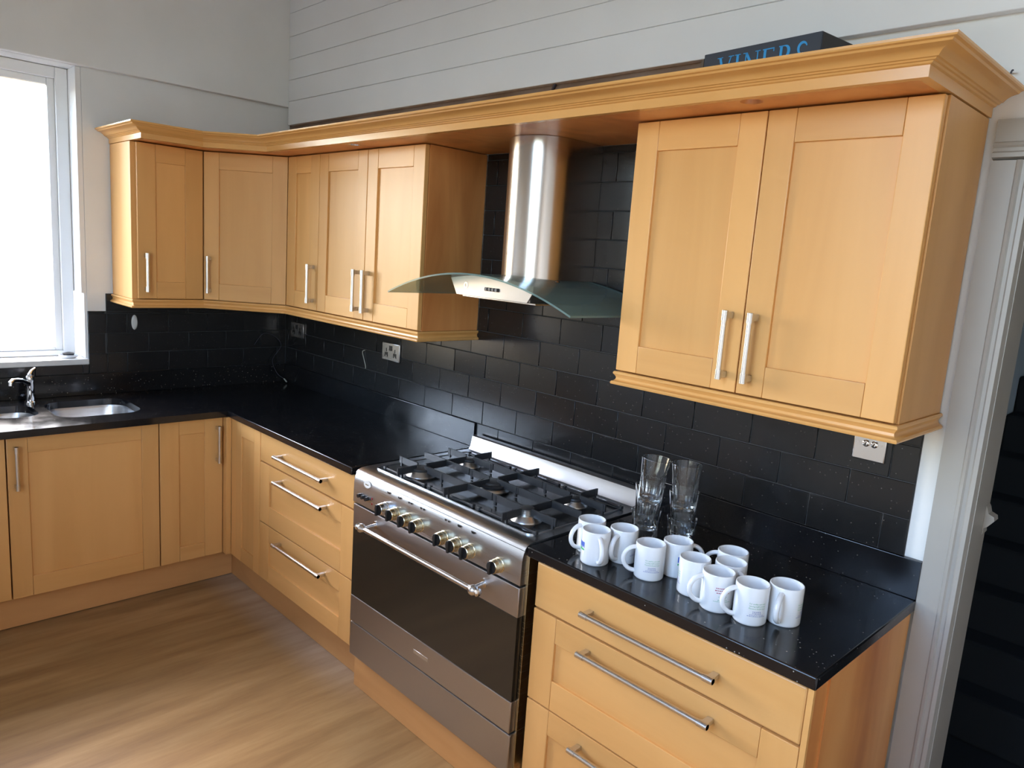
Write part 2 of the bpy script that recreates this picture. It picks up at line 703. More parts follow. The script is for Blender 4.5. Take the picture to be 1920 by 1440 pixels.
# painted boards above the units
bz = [2.361, 2.488, 2.601, 2.71, 2.828, 2.95, 3.072, 3.194, 3.316, ROOM_Z]
for a, b in zip(bz[:-1], bz[1:]):
    part('board', MB().box(0.036, ROOM_X, -0.030, 0, a + 0.0004, b - 0.0004, 0.0022, 1), 'board_paint', wall_back)

# tiles ------------------------------------------------------------
TW, TH, TG = 0.205, 0.1, 0.0028
tile_cache = {}


def tile(parent, axis, a0, a1, b0, b1):
    """axis 'y': on the hob wall (a=x); axis 'x': on the window wall (a=y)"""
    w, h = round(a1 - a0 - TG, 4), round(b1 - b0 - TG, 4)
    if w < 0.006 or h < 0.006:
        return
    key = (axis, w, h)
    if key not in tile_cache:
        mb = MB()
        if axis == 'y':
            mb.box(-w / 2, w / 2, -0.008, 0, -h / 2, h / 2, 0.0012, 1)
        else:
            mb.box(0, 0.008, -w / 2, w / 2, -h / 2, h / 2, 0.0012, 1)
        me = mb.mesh('tile', 30)
        me.materials.append(M['black_tile'])
        tile_cache[key] = me
    o = bpy.data.objects.new('tile', tile_cache[key])
    o.parent = parent
    c = ((a0 + a1) / 2, (b0 + b1) / 2)
    jit = random.uniform(-0.0006, 0.0006)
    o.location = (c[0], jit, c[1]) if axis == 'y' else (jit, c[0], c[1])
    o.rotation_euler = (random.uniform(-0.006, 0.006), 0, random.uniform(-0.005, 0.005)) if axis == 'y' else (0, random.uniform(-0.005, 0.005), random.uniform(-0.005, 0.005))
    col.objects.link(o)


def tile_field(parent, axis, amin, amax, b_lo, b_hi):
    k = math.floor((b_lo - UP) / TH + 1e-6)
    while UP + k * TH < b_hi - 1e-6:
        lo, hi = max(b_lo, UP + k * TH), min(b_hi, UP + (k + 1) * TH)
        off = 1.372 if k % 2 == 0 else 1.271
        j = math.floor((amin - off) / TW)
        while off + j * TW < amax - 1e-6:
            tile(parent, axis, max(amin, off + j * TW), min(amax, off + (j + 1) * TW), lo, hi)
            j += 1
        k += 1


gr = MB().box(0, 3.49, -0.004, 0, UP, 1.402).box(1.7155, 2.711, -0.0041, 0, 0.86, 2.1268)
part('grout_bed', gr, 'grout', wall_back, 0)
tile_field(wall_back, 'y', 0.009, 3.49, UP, 1.402)
tile_field(wall_back, 'y', 1.716, 2.711, 1.402, 2.1265)
tile_field(wall_back, 'y', 1.752, 2.69, 0.862, UP)
gl = MB().box(0, 0.004, -0.977, -0.004, UP, 1.402).box(0, 0.004, -1.06, -0.977, UP, 1.314).box(0, 0.004, -2.4, -1.06, UP, 1.062)
part('grout_bed', gl, 'grout', wall_left, 0)
tile_field(wall_left, 'x', -0.977, -0.009, UP, 1.314)
tile_field(wall_left, 'x', -0.977, -0.009, 1.314, 1.402)
tile_field(wall_left, 'x', -1.06, -0.977, UP, 1.314)
tile_field(wall_left, 'x', -2.4, -1.06, UP, 1.064)


# windows ----------------------------------------------------------
def window(name, axis, a0, a1, z0, z1, depth0, depth1):
    fw = 0.052
    fb = 0.024
    mb = MB()

    def bx(m, p, q, r, s, d0, d1, bev=0.004):
        if axis == 'x':
            m.box(d0, d1, p, q, r, s, bev)
        else:
            m.box(p, q, d0, d1, r, s, bev)
    for p, q, r, s in ((a0, a0 + fw, z0, z1), (a1 - fw, a1, z0, z1), (a0 + fw, a1 - fw, z0, z0 + fb), (a0 + fw, a1 - fw, z1 - fw, z1)):
        bx(mb, p, q, r, s, depth0, depth1)
    w = structure(name, mb, 'white_gloss', 35)
    dm = (depth0 + depth1) / 2
    sash = MB()
    sw = 0.032
    i0, i1, k0, k1 = a0 + fw, a1 - fw, z0 + fb, z1 - fw
    for p, q, r, s in ((i0, i0 + sw, k0, k1), (i1 - sw, i1, k0, k1), (i0 + sw, i1 - sw, k0, k0 + 0.018), (i0 + sw, i1 - sw, k1 - sw, k1)):
        bx(sash, p, q, r, s, dm - 0.02, dm + 0.02)
    part('sash', sash, 'white_gloss', w)
    pane = MB()
    bx(pane, i0 + sw, i1 - sw, k0 + 0.018, k1 - sw, dm - 0.003, dm + 0.003, 0)
    part('pane', pane, 'window_glass', w, 0)
    return w


win1 = window('window_1', 'x', y0 + 0.002, y1 - 0.026, z0 + 0.012, z1 - 0.002, -0.20, -0.125)
part('window_lining', MB().box(-0.25, -0.002, y1 - 0.024, y1 - 0.0005, z0 + 0.335, z1 - 0.001, 0.002).box(-0.25, -0.004, y1 - 0.012, y1 - 0.0005, z0 + 0.012, z0 + 0.335), 'white_gloss', win1)
part('window_sill', MB().box(-0.25, 0.012, y0, y1, z0 - 0.018, z0 + 0.010, 0.003), 'white_gloss', win1)
window('window_2', 'y', x0 + 0.002, x1 - 0.002, rz0 + 0.002, rz1 - 0.002, ROOM_Y - 0.2, ROOM_Y - 0.125)

# doorway on the right ---------------------------------------------
prof = [(0.0, 0.0), (0.0, 0.016), (0.052, 0.016), (0.055, 0.020), (0.062, 0.022), (0.066, 0.017), (0.074, 0.017), (0.078, 0.022), (0.088, 0.022), (0.093, 0.0)]
AX0 = 3.540
arch = MB()
arch.add([(AX0 + u, -n, zz) for u, n in prof for zz in (0.0, DZ - 0.005)], [])
k = len(prof)
arch.f += [[2 * i, 2 * ((i + 1) % k), 2 * ((i + 1) % k) + 1, 2 * i + 1] for i in range(k)] + [[2 * i for i in range(k)], [2 * i + 1 for i in range(k)]]
door = structure('door_1', arch, 'architrave_paint', 20)
head = MB()
head.add([(xx, -n, DZ + 0.05 - u + 0.04) for u, n in prof for xx in (AX0, DX1 + 0.08)], [])
head.f += [[2 * i, 2 * ((i + 1) % k), 2 * ((i + 1) % k) + 1, 2 * i + 1] for i in range(k)] + [[2 * i for i in range(k)], [2 * i + 1 for i in range(k)]]
part('architrave_head', head, 'architrave_paint', door, 20)
part('door_lining', MB().box(DX0 + 0.001, DX0 + 0.012, -0.002, 0.135, 0, DZ).box(DX0, DX1, -0.002, 0.135, DZ - 0.012, DZ - 0.001), 'architrave_paint', door, 0)
# the unlit hall beyond, its missing light put into dark wall and floor colours
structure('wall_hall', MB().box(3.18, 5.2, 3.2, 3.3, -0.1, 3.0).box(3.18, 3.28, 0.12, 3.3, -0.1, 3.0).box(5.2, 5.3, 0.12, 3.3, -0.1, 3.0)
          .box(3.18, 5.3, 0.12, 3.3, 2.6, 2.7), 'hall_unlit')
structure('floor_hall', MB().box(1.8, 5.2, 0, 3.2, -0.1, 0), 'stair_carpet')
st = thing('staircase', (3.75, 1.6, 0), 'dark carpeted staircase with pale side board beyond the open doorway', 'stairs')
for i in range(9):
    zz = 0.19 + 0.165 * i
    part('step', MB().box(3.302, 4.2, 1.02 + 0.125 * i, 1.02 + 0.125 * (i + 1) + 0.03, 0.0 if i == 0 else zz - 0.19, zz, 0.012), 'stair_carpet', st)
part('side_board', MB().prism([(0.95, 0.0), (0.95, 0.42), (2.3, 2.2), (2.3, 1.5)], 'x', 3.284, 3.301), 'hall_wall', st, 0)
# dado rail end on the hall wall, past the door lining
dr = MB().prism([(DX0 + 0.0125, 1.085), (DX0 + 0.016, 1.092), (DX0 + 0.014, 1.104), (DX0 + 0.022, 1.110), (DX0 + 0.036, 1.130), (DX0 + 0.034, 1.140), (DX0 + 0.020, 1.146), (DX0 + 0.016, 1.160), (DX0 + 0.0125, 1.166)], 'y', 0.098, 0.134)
structure('trim_3', dr, 'architrave_paint', 0)


# ------------------------------------------------------------------ cabinet helpers
class Frame:
    """local (u right, n outward, v up) -> world"""
    def __init__(self, p0, u, n):
        self.p, self.u, self.n = Vector(p0), Vector(u), Vector(n)
        self.m = Matrix(((self.u.x, self.n.x, 0, self.p.x), (self.u.y, self.n.y, 0, self.p.y), (0, 0, 1, self.p.z), (0, 0, 0, 1)))

    def box(self, u0, u1, n0, n1, v0, v1, bev=0.0, seg=2, mb=None):
        mb = mb or MB()
        s = len(mb.v)
        mb.box(u0, u1, n0, n1, v0, v1, bev, seg)
        return mb.xf(self.m, s)


BACK = lambda x, z, y: Frame((x, y, z), (1, 0, 0), (0, -1, 0))
LEFT = lambda y, z, x: Frame((x, y, z), (0, 1, 0), (1, 0, 0))


def bar_handle(fr, door, u, v, L, vertical):
    mb = MB()
    s = 0
    r = 0.0074
    off = 0.034
    if vertical:
        mb.cyl((u, off, v - L / 2), (u, off, v + L / 2), r, 16)
        for e in (-1, 1):
            mb.cyl((u, off, v + e * L / 2), (u, off, v + e * (L / 2 - 0.026)), r + 0.0016, 16)
            mb.box(u - 0.0065, u + 0.0065, 0, off, v + e * (L / 2 - 0.012) - 0.0085, v + e * (L / 2 - 0.012) + 0.0085, 0.001, 1)
    else:
        mb.cyl((u - L / 2, off, v), (u + L / 2, off, v), r, 16)
        for e in (-1, 1):
            mb.cyl((u + e * L / 2, off, v), (u + e * (L / 2 - 0.026), off, v), r + 0.0016, 16)
            mb.box(u + e * (L / 2 - 0.012) - 0.0085, u + e * (L / 2 - 0.012) + 0.0085, 0, off, v - 0.0065, v + 0.0065, 0.001, 1)
    mb.xf(fr.m, s)
    part('handle', mb, 'steel_handle', door, 40)


def shaker(fr, parent, w, h, stile=0.076, rail=0.082, rail_b=None, name='door', handle=None, g=0.0015, T=0.020):
    """door or drawer front on the plane n=0..T"""
    rail_b = rail_b or rail
    d = part(name, fr.box(stile - 0.006, w - stile + 0.006, 0.002, T - 0.0085, rail_b - 0.006, h - rail + 0.006), 'wood_upright' if name == 'door' else 'wood_level', parent, 0)
    part('stile', fr.box(g, stile, 0, T, g, h - g, 0.0022), 'wood_upright', d)
    part('stile', fr.box(w - stile, w - g, 0, T, g, h - g, 0.0022), 'wood_upright', d)
    part('rail', fr.box(stile + 0.0004, w - stile - 0.0004, 0, T - 0.0006, g, rail_b, 0.0016), 'wood_level', d)
    part('rail', fr.box(stile + 0.0004, w - stile - 0.0004, 0, T - 0.0006, h - rail, h - g, 0.0016), 'wood_level', d)
    if handle:
        fr2 = Frame(fr.p + fr.n * T, fr.u, fr.n)
        bar_handle(fr2, d, *handle)
    return d


def slab_front(fr, parent, w, h, name='drawer', handle=None, g=0.0015, T=0.020):
    d = part(name, fr.box(g, w - g, 0, T, g, h - g, 0.005, 3), 'wood_level', parent)
    if handle:
        bar_handle(Frame(fr.p + fr.n * T, fr.u, fr.n), d, *handle)
    return d


# ------------------------------------------------------------------ wall units
Y = D - 0.020            # carcass front
# double unit right of the hood
X0, X1 = 2.712, 3.516
t = thing('wall_cabinet', (3.114, -D / 2, ZB), 'maple double-door wall cabinet right of the extractor hood', 'cabinet', 'wall cabinets')
part('carcass', MB().box(X0 + 0.001, X1 + 0.003, -Y + 0.002, -0.009, ZB - 0.002, ZT, 0.001), 'wood_upright', t)
w = (X1 - X0) / 2
hz = 1.53 - ZB
shaker(BACK(X0, ZB, -Y), t, w, ZT - ZB, handle=(w - 0.036, hz, 0.182, True))
shaker(BACK(X0 + w, ZB, -Y), t, w, ZT - ZB, handle=(0.036, hz, 0.182, True))
# double unit left of the hood
X0, X1 = 0.921, 1.715
t = thing('wall_cabinet', (1.318, -D / 2, ZB), 'maple double-door wall cabinet left of the hood with reddish end panel', 'cabinet', 'wall cabinets')
part('carcass', MB().box(X0, X1 - 0.016, -Y + 0.002, -0.009, ZB - 0.002, ZT, 0.001), 'wood_upright', t)
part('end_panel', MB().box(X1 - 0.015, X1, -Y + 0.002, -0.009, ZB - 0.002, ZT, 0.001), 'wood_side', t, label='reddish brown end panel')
w = (X1 - X0) / 2
shaker(BACK(X0, ZB, -Y), t, w, ZT - ZB, handle=(w - 0.036, hz, 0.182, True))
shaker(BACK(X0 + w, ZB, -Y), t, w, ZT - ZB, handle=(0.036, hz, 0.182, True))
# narrow unit
t = thing('wall_cabinet', (0.769, -D / 2, ZB), 'narrow single-door wall cabinet between the angled corner cabinet and double cabinet', 'cabinet', 'wall cabinets')
part('carcass', MB().box(0.622, 0.920, -Y + 0.002, -0.009, ZB - 0.002, ZT), 'wood_carcass', t, 0)
shaker(BACK(0.617, ZB, -Y), t, 0.304, ZT - ZB, stile=0.083, handle=(0.268, hz, 0.182, True))
# corner unit with a diagonal door
t = thing('wall_cabinet', (0.3, -0.3, ZB), 'angled corner wall cabinet with single diagonal maple door', 'cabinet', 'wall cabinets')
q = 0.617
e = 0.020 * math.sqrt(2)
part('carcass', MB().prism([(0.009, -0.009), (0.616, -0.009), (0.616, -Y), (Y, -0.616), (0.009, -0.616)], 'z', ZB - 0.002, ZT), 'wood_carcass', t, 0)
s2 = 1 / math.sqrt(2)
dw = math.sqrt(2) * (q - D)
nudge = 0.020
shaker(Frame((D - nudge * s2, -q + nudge * s2, ZB), (s2, s2, 0), (s2, -s2, 0)), t, dw, ZT - ZB, handle=(0.032, hz, 0.182, True))
# single unit on the window wall
t = thing('wall_cabinet', (D / 2, -0.78, ZB), 'single-door wall cabinet beside the window with sunlit side', 'cabinet', 'wall cabinets')
part('carcass', MB().box(0.009, Y - 0.002, -0.945, -0.619, ZB - 0.002, ZT, 0.001), 'wood_upright', t)
shaker(LEFT(-0.925, ZB, Y), t, 0.306, ZT - ZB, stile=0.085, handle=(0.034, hz, 0.182, True))

# pelmet mouldings below the wall units
pel = [(-0.028, 1.4015), (0.004, 1.4015), (0.0065, 1.398), (0.0065, 1.394), (0.002, 1.389), (-0.001, 1.383), (0.000, 1.377), (0.004, 1.373), (0.009, 1.371), (0.0115, 1.3665), (0.0095, 1.362), (0.003, 1.3605), (-0.028, 1.3605)]
solid('pelmet', MB().sweep([(2.716, -0.02), (2.716, -D), (3.520, -D), (3.520, -0.009)], pel), 'wood_mould', 'moulded wooden pelmet under the right double wall cabinet', 'moulding', 'pelmets')
solid('pelmet', MB().sweep([(0.009, -0.947), (D, -0.947), (D, -q), (q, -D), (1.718, -D), (1.718, -0.009)], pel), 'wood_mould', 'long moulded wooden pelmet turning the corner under the left wall cabinets', 'moulding', 'pelmets')

# cornice with soffit board
F0 = 0.462
dg = 0.941 + (F0 - D) * math.sqrt(2)
path = [(0.004, -0.947), (F0, -0.947), (F0, F0 - dg), (dg - F0, -F0), (3.522, -F0), (3.522, -0.004)]
t = thing('cornice', (1.8, -0.2, 2.126), 'maple cornice running over all wall cabinets with downlight soffit', 'cornice')
cor = [(-0.022, 2.1265), (0.0, 2.1265), (0.0, 2.1495), (0.005, 2.1515), (0.0075, 2.155), (0.012, 2.1560), (0.0145, 2.159), (0.019, 2.160), (0.0215, 2.163), (0.0265, 2.168), (0.034, 2.1725), (0.043, 2.1755), (0.049, 2.177), (0.052, 2.181), (0.058, 2.183), (0.060, 2.186), (0.060, 2.191), (0.048, 2.191), (0.010, 2.168), (-0.022, 2.168)]
part('moulding', MB().sweep(path, cor), 'wood_mould', t, 30)
sof = [(0.006, -0.006), (0.006, -0.944), (F0 - 0.018, -0.944), (F0 - 0.018, F0 - dg + 0.007), (dg - F0 - 0.007, -F0 + 0.018), (3.502, -F0 + 0.018), (3.502, -0.006)]
holes = [[(cx + 0.028 * math.cos(a * math.pi / 12), cy + 0.028 * math.sin(a * math.pi / 12)) for a in range(24)] for cx, cy in ((3.113, -0.408), (1.332, -0.408))]
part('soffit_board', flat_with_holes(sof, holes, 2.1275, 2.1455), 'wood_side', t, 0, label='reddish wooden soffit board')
for cx, cy, m in ((3.113, -0.408, 'wood_side'), (1.332, -0.408, 'steel_handle')):
    part('downlight', MB().lathe([(0.0, 0.012), (0.022, 0.012), (0.0245, 0.006), (0.027, 0.0), (0.0275, 0.016), (0.0, 0.016)], (cx, cy, 2.1285), 24), m, t)

# ------------------------------------------------------------------ base units
AD = 0.610    # drawer front face (hob wall)
AX = 0.598    # door face (window wall)
PZ = 0.152


def drawer_unit(x0, x1, label, end):
    t = thing('drawer_cabinet', ((x0 + x1) / 2, -0.3, PZ), label, 'cabinet', 'three-drawer base cabinets')
    part('carcass', MB().box(x0 + 0.001, x1 - 0.001, -AD + 0.021, -0.02, PZ, H - WT - 0.001), 'wood_carcass', t, 0)
    if end:
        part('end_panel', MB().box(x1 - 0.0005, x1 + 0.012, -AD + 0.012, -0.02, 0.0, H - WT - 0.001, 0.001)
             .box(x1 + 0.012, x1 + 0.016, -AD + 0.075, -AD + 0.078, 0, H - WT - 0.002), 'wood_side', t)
        part('edge_strip', MB().box(x1 - 0.0005, x1 + 0.0125, -AD + 0.001, -AD + 0.0118, 0.0, H - WT - 0.001, 0.001), 'wood_upright', t)
    w = x1 - x0
    T = 0.02
    slab_front(BACK(x0, 0.722, -AD + T), t, w, 0.140, handle=(w / 2, 0.068, 0.405, False))
    shaker(BACK(x0, 0.434, -AD + T), t, w, 0.286, stile=0.09, rail=0.078, rail_b=0.092, name='drawer', handle=(w / 2, 0.286 - 0.046, 0.405, False))
    shaker(BACK(x0, 0.158, -AD + T), t, w, 0.274, stile=0.09, rail=0.078, rail_b=0.085, name='drawer', handle=(w / 2, 0.274 - 0.046, 0.405, False))
    return t


drawer_unit(0.952, 1.748, 'maple three-drawer base cabinet left of the range cooker', False)
drawer_unit(2.716, 3.522, 'maple three-drawer base cabinet under the mugs, right of the cooker', True)
# fixed corner panel on the hob wall
t = thing('corner_cabinet', (0.78, -0.3, PZ), 'narrow handleless corner base cabinet left of the drawer stack', 'cabinet')
part('carcass', MB().box(0.60, 0.950, -AD + 0.021, -0.02, PZ, H - WT - 0.001), 'wood_carcass', t, 0)
shaker(BACK(0.690, 0.158, -AD + 0.02), t, 0.260, 0.704, stile=0.062, rail=0.072)
part('filler', MB().box(0.636, 0.6885, -AD + 0.003, -AD + 0.0205, 0.158, 0.862, 0.001), 'wood_upright', t)
part('corner_post', MB().box(AX - 0.02, 0.6355, -0.632, -AD + 0.003, 0.158, 0.862, 0.002), 'wood_upright', t)
# window-wall base doors
t = thing('base_cabinet', (0.3, -0.785, PZ), 'narrow single-door base cabinet in the corner under the worktop', 'cabinet', 'base cabinets under the sink worktop')
part('carcass', MB().box(0.02, AX - 0.021, -0.930, -0.636, PZ, H - WT - 0.001), 'wood_carcass', t, 0)
shaker(LEFT(-0.930, 0.158, AX - 0.02), t, 0.296, 0.706, stile=0.088, rail=0.075, handle=(0.296 - 0.03, 0.728 - 0.158, 0.184, True))
t = thing('base_cabinet', (0.3, -1.228, PZ), 'wide single-door base cabinet below the sink bowls', 'cabinet', 'base cabinets under the sink worktop')
part('carcass', MB().box(0.02, AX - 0.021, -1.522, -0.934, PZ, 0.70), 'wood_carcass', t, 0)
shaker(LEFT(-1.524, 0.158, AX - 0.02), t, 0.592, 0.706, stile=0.075, rail=0.075, rail_b=0.088, handle=(0.030, 0.733 - 0.158, 0.184, True))
t = thing('base_cabinet', (0.3, -1.83, PZ), 'base cabinet at the left picture edge beyond the sink cabinet', 'cabinet', 'base cabinets under the sink worktop')
part('carcass', MB().box(0.02, AX - 0.021, -2.124, -1.545, PZ, H - WT - 0.001), 'wood_carcass', t, 0)
shaker(LEFT(-2.124, 0.158, AX - 0.02), t, 0.598, 0.706, handle=(0.03, 0.57, 0.184, True))
# plinths
solid('plinth', MB().box(0.512, 0.530, -2.4, -0.556, 0.004, 0.150, 0.001), 'wood_plinth', 'wooden plinth board below the sink cabinets', 'plinth', 'plinth boards')
solid('plinth', MB().box(0.514, 1.765, -0.555, -0.537, 0.001, 0.150, 0.001), 'wood_plinth', 'wooden plinth board below the left drawer cabinet', 'plinth', 'plinth boards')
solid('plinth', MB().box(1.768, 2.700, -0.598, -0.580, 0.001, 0.135, 0.001), 'wood_plinth', 'wooden plinth board below the range cooker', 'plinth', 'plinth boards')
solid('plinth', MB().box(2.702, 3.515, -0.555, -0.537, 0.001, 0.150, 0.001), 'wood_plinth', 'wooden plinth board below the right drawer cabinet', 'plinth', 'plinth boards')

# ------------------------------------------------------------------ worktops and upstands
solid('worktop', MB().box(0.001, XC0, -0.628, -0.001, H - WT, H, 0.004, 3), 'granite', 'black granite worktop from the corner to the cooker', 'worktop', 'granite worktops')
solid('worktop', MB().box(2.682, XE, -0.618, -0.001, H - WT, H, 0.004, 3), 'granite', 'black granite worktop carrying the mugs and glasses', 'worktop', 'granite worktops')
BIG = (0.135, 0.492, -1.305, -0.955)
SML = (0.150, 0.400, -1.525, -1.352)
lw = flat_with_holes([(0.001, -2.4), (0.640, -2.4), (0.640, -0.6295), (0.001, -0.6295)], [rrect(*BIG, 0.085, 8), rrect(*SML, 0.07, 8)], H - WT, H)
solid('worktop', lw, 'granite', 'black granite worktop with sink cut-outs below the window', 'worktop', 'granite worktops', smooth=30)
solid('upstand', MB().box(0.0005, UT, -2.4, -0.0005, H + 0.0003, UP, 0.0015), 'granite', 'black granite upstand along the window wall', 'upstand', 'granite upstands')
solid('upstand', MB().box(UT + 0.0005, XC0 - 0.002, -UT, -0.0005, H + 0.0003, UP, 0.0015), 'granite', 'black granite upstand from the corner to the cooker', 'upstand', 'granite upstands')
solid('upstand', MB().box(2.692, XE, -UT, -0.0005, H + 0.0003, UP, 0.0015), 'granite', 'speckled granite upstand behind the mugs and glasses', 'upstand', 'granite upstands')

# ------------------------------------------------------------------ sink and tap
t = thing('sink', (0.3, -1.25, 0.70), 'undermounted stainless steel sink with large and small bowls', 'sink')


def bowl(x0, x1, y0, y1, r, depth):
    mb = MB()
    rings = [(0.014, H - WT - 0.0012), (0.0, H - WT - 0.0008), (-0.004, H - WT - 0.012), (-0.010, H - WT - depth + 0.03), (-0.022, H - WT - depth + 0.006), (-0.045, H - WT - depth)]
    V = []
    for o, z in rings:
        V.append([(x, y, z) for x, y in rrect(x0 - o, x1 + o, y0 - o, y1 + o, max(0.02, r + o), 8)])
    n = len(V[0])
    pts = [p for rr in V for p in rr]
    F = []
    for i in range(len(V) - 1):
        for k in range(n):
            F.append([i * n + k, i * n + (k + 1) % n, (i + 1) * n + (k + 1) % n, (i + 1) * n + k])
    F.append([(len(V) - 1) * n + k for k in range(n)])
    return mb.add(pts, F)


b1 = part('bowl', bowl(*BIG, 0.085, 0.15), 'steel_brushed', t, 40)
part('overflow_grille', MB().box(BIG[0] + 0.008, BIG[0] + 0.012, -1.185, -1.125, 0.800, 0.812, 0.001), 'chrome', b1)
sl = MB()
for i in range(7):
    sl.box(BIG[0] + 0.011, BIG[0] + 0.0135, -1.181 + i * 0.0082, -1.177 + i * 0.0082, 0.801, 0.811)
part('overflow_slots', sl, 'gap_black', b1, 0)
part('drain', MB().lathe([(0.0, 0.002), (0.03, 0.002), (0.042, 0.004), (0.045, 0.0)], (0.31, -1.13, H - WT - 0.15), 24), 'chrome', b1)
b2 = part('bowl', bowl(*SML, 0.07, 0.11), 'steel_brushed', t, 40)
part('drain', MB().lathe([(0.0, 0.002), (0.03, 0.002), (0.042, 0.004), (0.045, 0.0)], (0.275, -1.44, H - WT - 0.11), 24), 'chrome', b2)
TX, TY = 0.105, -1.335
t = thing('mixer_tap', (TX, TY, H), 'chrome mixer tap between the two sink bowls', 'tap')
part('body', MB().lathe([(0.0, 0), (0.026, 0), (0.026, 0.006), (0.0185, 0.010), (0.0175, 0.055), (0.0165, 0.100), (0.0185, 0.104), (0.0185, 0.122), (0.014, 0.130), (0.0, 0.131)], (TX, TY, H + 0.0003), 24), 'chrome', t)
part('spout', MB().tube([(TX, TY, H + 0.085), (TX + 0.05, TY - 0.045, H + 0.118), (TX + 0.095, TY - 0.085, H + 0.125), (TX + 0.105, TY - 0.094, H + 0.118), (TX + 0.106, TY - 0.095, H + 0.105)], [0.012, 0.0115, 0.011, 0.011, 0.010], 14), 'chrome', t)
part('lever', MB().tube([(TX, TY, H + 0.132), (TX - 0.012, TY + 0.010, H + 0.146), (TX - 0.03, TY + 0.028, H + 0.156)], [0.010, 0.008, 0.0065], 12), 'chrome', t)

# ------------------------------------------------------------------ range cooker
CX0, CX1 = 1.772, 2.676
CC = (CX0 + CX1) / 2
t = thing('range_cooker', (CC, -0.3, 0.136), 'wide stainless steel range cooker with five gas burners', 'cooker')
part('body', MB().box(CX0 + 0.004, CX1 - 0.004, -0.594, -0.03, 0.137, 0.868), 'steel_dark', t, 0)
part('side_trim', MB().box(CX1 - 0.003, CX1 + 0.006, -0.606, -0.04, 0.139, 0.860, 0.001), 'brass_worn', t)
hp = [(-0.03, 0.866), (-0.03, 0.9005), (-0.575, 0.9005), (-0.598, 0.8985), (-0.612, 0.8935), (-0.620, 0.886), (-0.622, 0.880), (-0.616, 0.874), (-0.594, 0.8665)]
part('hob_top', MB().prism(hp, 'x', CX0, CX1), 'steel_brushed', t, 50)
cp = [(-0.594, 0.868), (-0.615, 0.8735), (-0.6215, 0.878), (-0.6255, 0.870), (-0.6285, 0.857), (-0.6300, 0.845), (-0.6315, 0.773), (-0.594, 0.773)]
panel = part('control_panel', MB().prism(cp, 'x', CX0 + 0.001, CX1 - 0.001), 'steel_brushed', t, 25)
well = flat_with_holes(rrect(1.806, 2.642, -0.566, -0.098, 0.03), [rrect(1.811, 2.637, -0.561, -0.103, 0.026)], 0.9003, 0.9045)
part('well_rim', well, 'steel_brushed', t)
part('hob_well', flat_with_holes(rrect(1.811, 2.637, -0.561, -0.103, 0.026), [], 0.9002, 0.9018), 'steel_dark', t)
sp = [(-0.070, 0.9006), (-0.060, 0.915), (-0.052, 0.956), (-0.045, 0.960), (-0.022, 0.960), (-0.022, 0.9006)]
part('splashback', MB().prism(sp, 'x', CX0 + 0.004, CX1 - 0.006), 'steel_hood', t, 25)
vent = MB()
for i in range(4):
    vent.box(2.235 + i * 0.016, 2.246 + i * 0.016, -0.092, -0.085, 0.9007, 0.9022)
part('vent_slots', vent, 'gap_black', t, 0)


def burner(x, y, r, cap=True, ring=False):
    z = 0.9018
    b = part('burner', MB().lathe([(0.0, 0), (r, 0), (r * 0.97, 0.004), (r * 0.72, 0.014), (r * 0.66, 0.018), (0, 0.018)], (x, y, z), 28), 'burner_alloy', t)
    if ring:
        part('burner_ring', MB().lathe([(0.0, 0.0), (r * 0.92, 0.0), (r * 0.94, 0.008), (r * 0.80, 0.010), (r * 0.78, 0.004), (0, 0.004)], (x, y, z + 0.0135), 28), 'burner_cap', b)
    if cap:
        part('burner_cap', MB().lathe([(0.0, 0), (r * 0.66, 0), (r * 0.68, 0.004), (r * 0.62, 0.009), (r * 0.40, 0.0115), (0, 0.012)], (x, y, z + 0.0185), 28), 'burner_cap', b)
    else:
        part('burner_crown', MB().lathe([(0.0, 0), (r * 0.44, 0), (r * 0.44, 0.013), (r * 0.40, 0.014), (r * 0.40, 0.016), (0, 0.016)], (x, y, z + 0.0185), 28), 'burner_alloy', b)
        part('burner_cap', MB().lathe([(0.0, 0), (r * 0.43, 0), (r * 0.46, 0.004), (0, 0.007)], (x, y, z + 0.035), 28), 'burner_cap', b)
    return b


BUR = [(1.972, -0.470, 0.058), (1.972, -0.232, 0.046), (2.238, -0.350, 0.062), (2.528, -0.472, 0.052), (2.522, -0.232, 0.044)]
burner(*BUR[0])
burner(*BUR[1])
burner(*BUR[2], ring=True)
burner(*BUR[3], cap=False)
burner(*BUR[4])


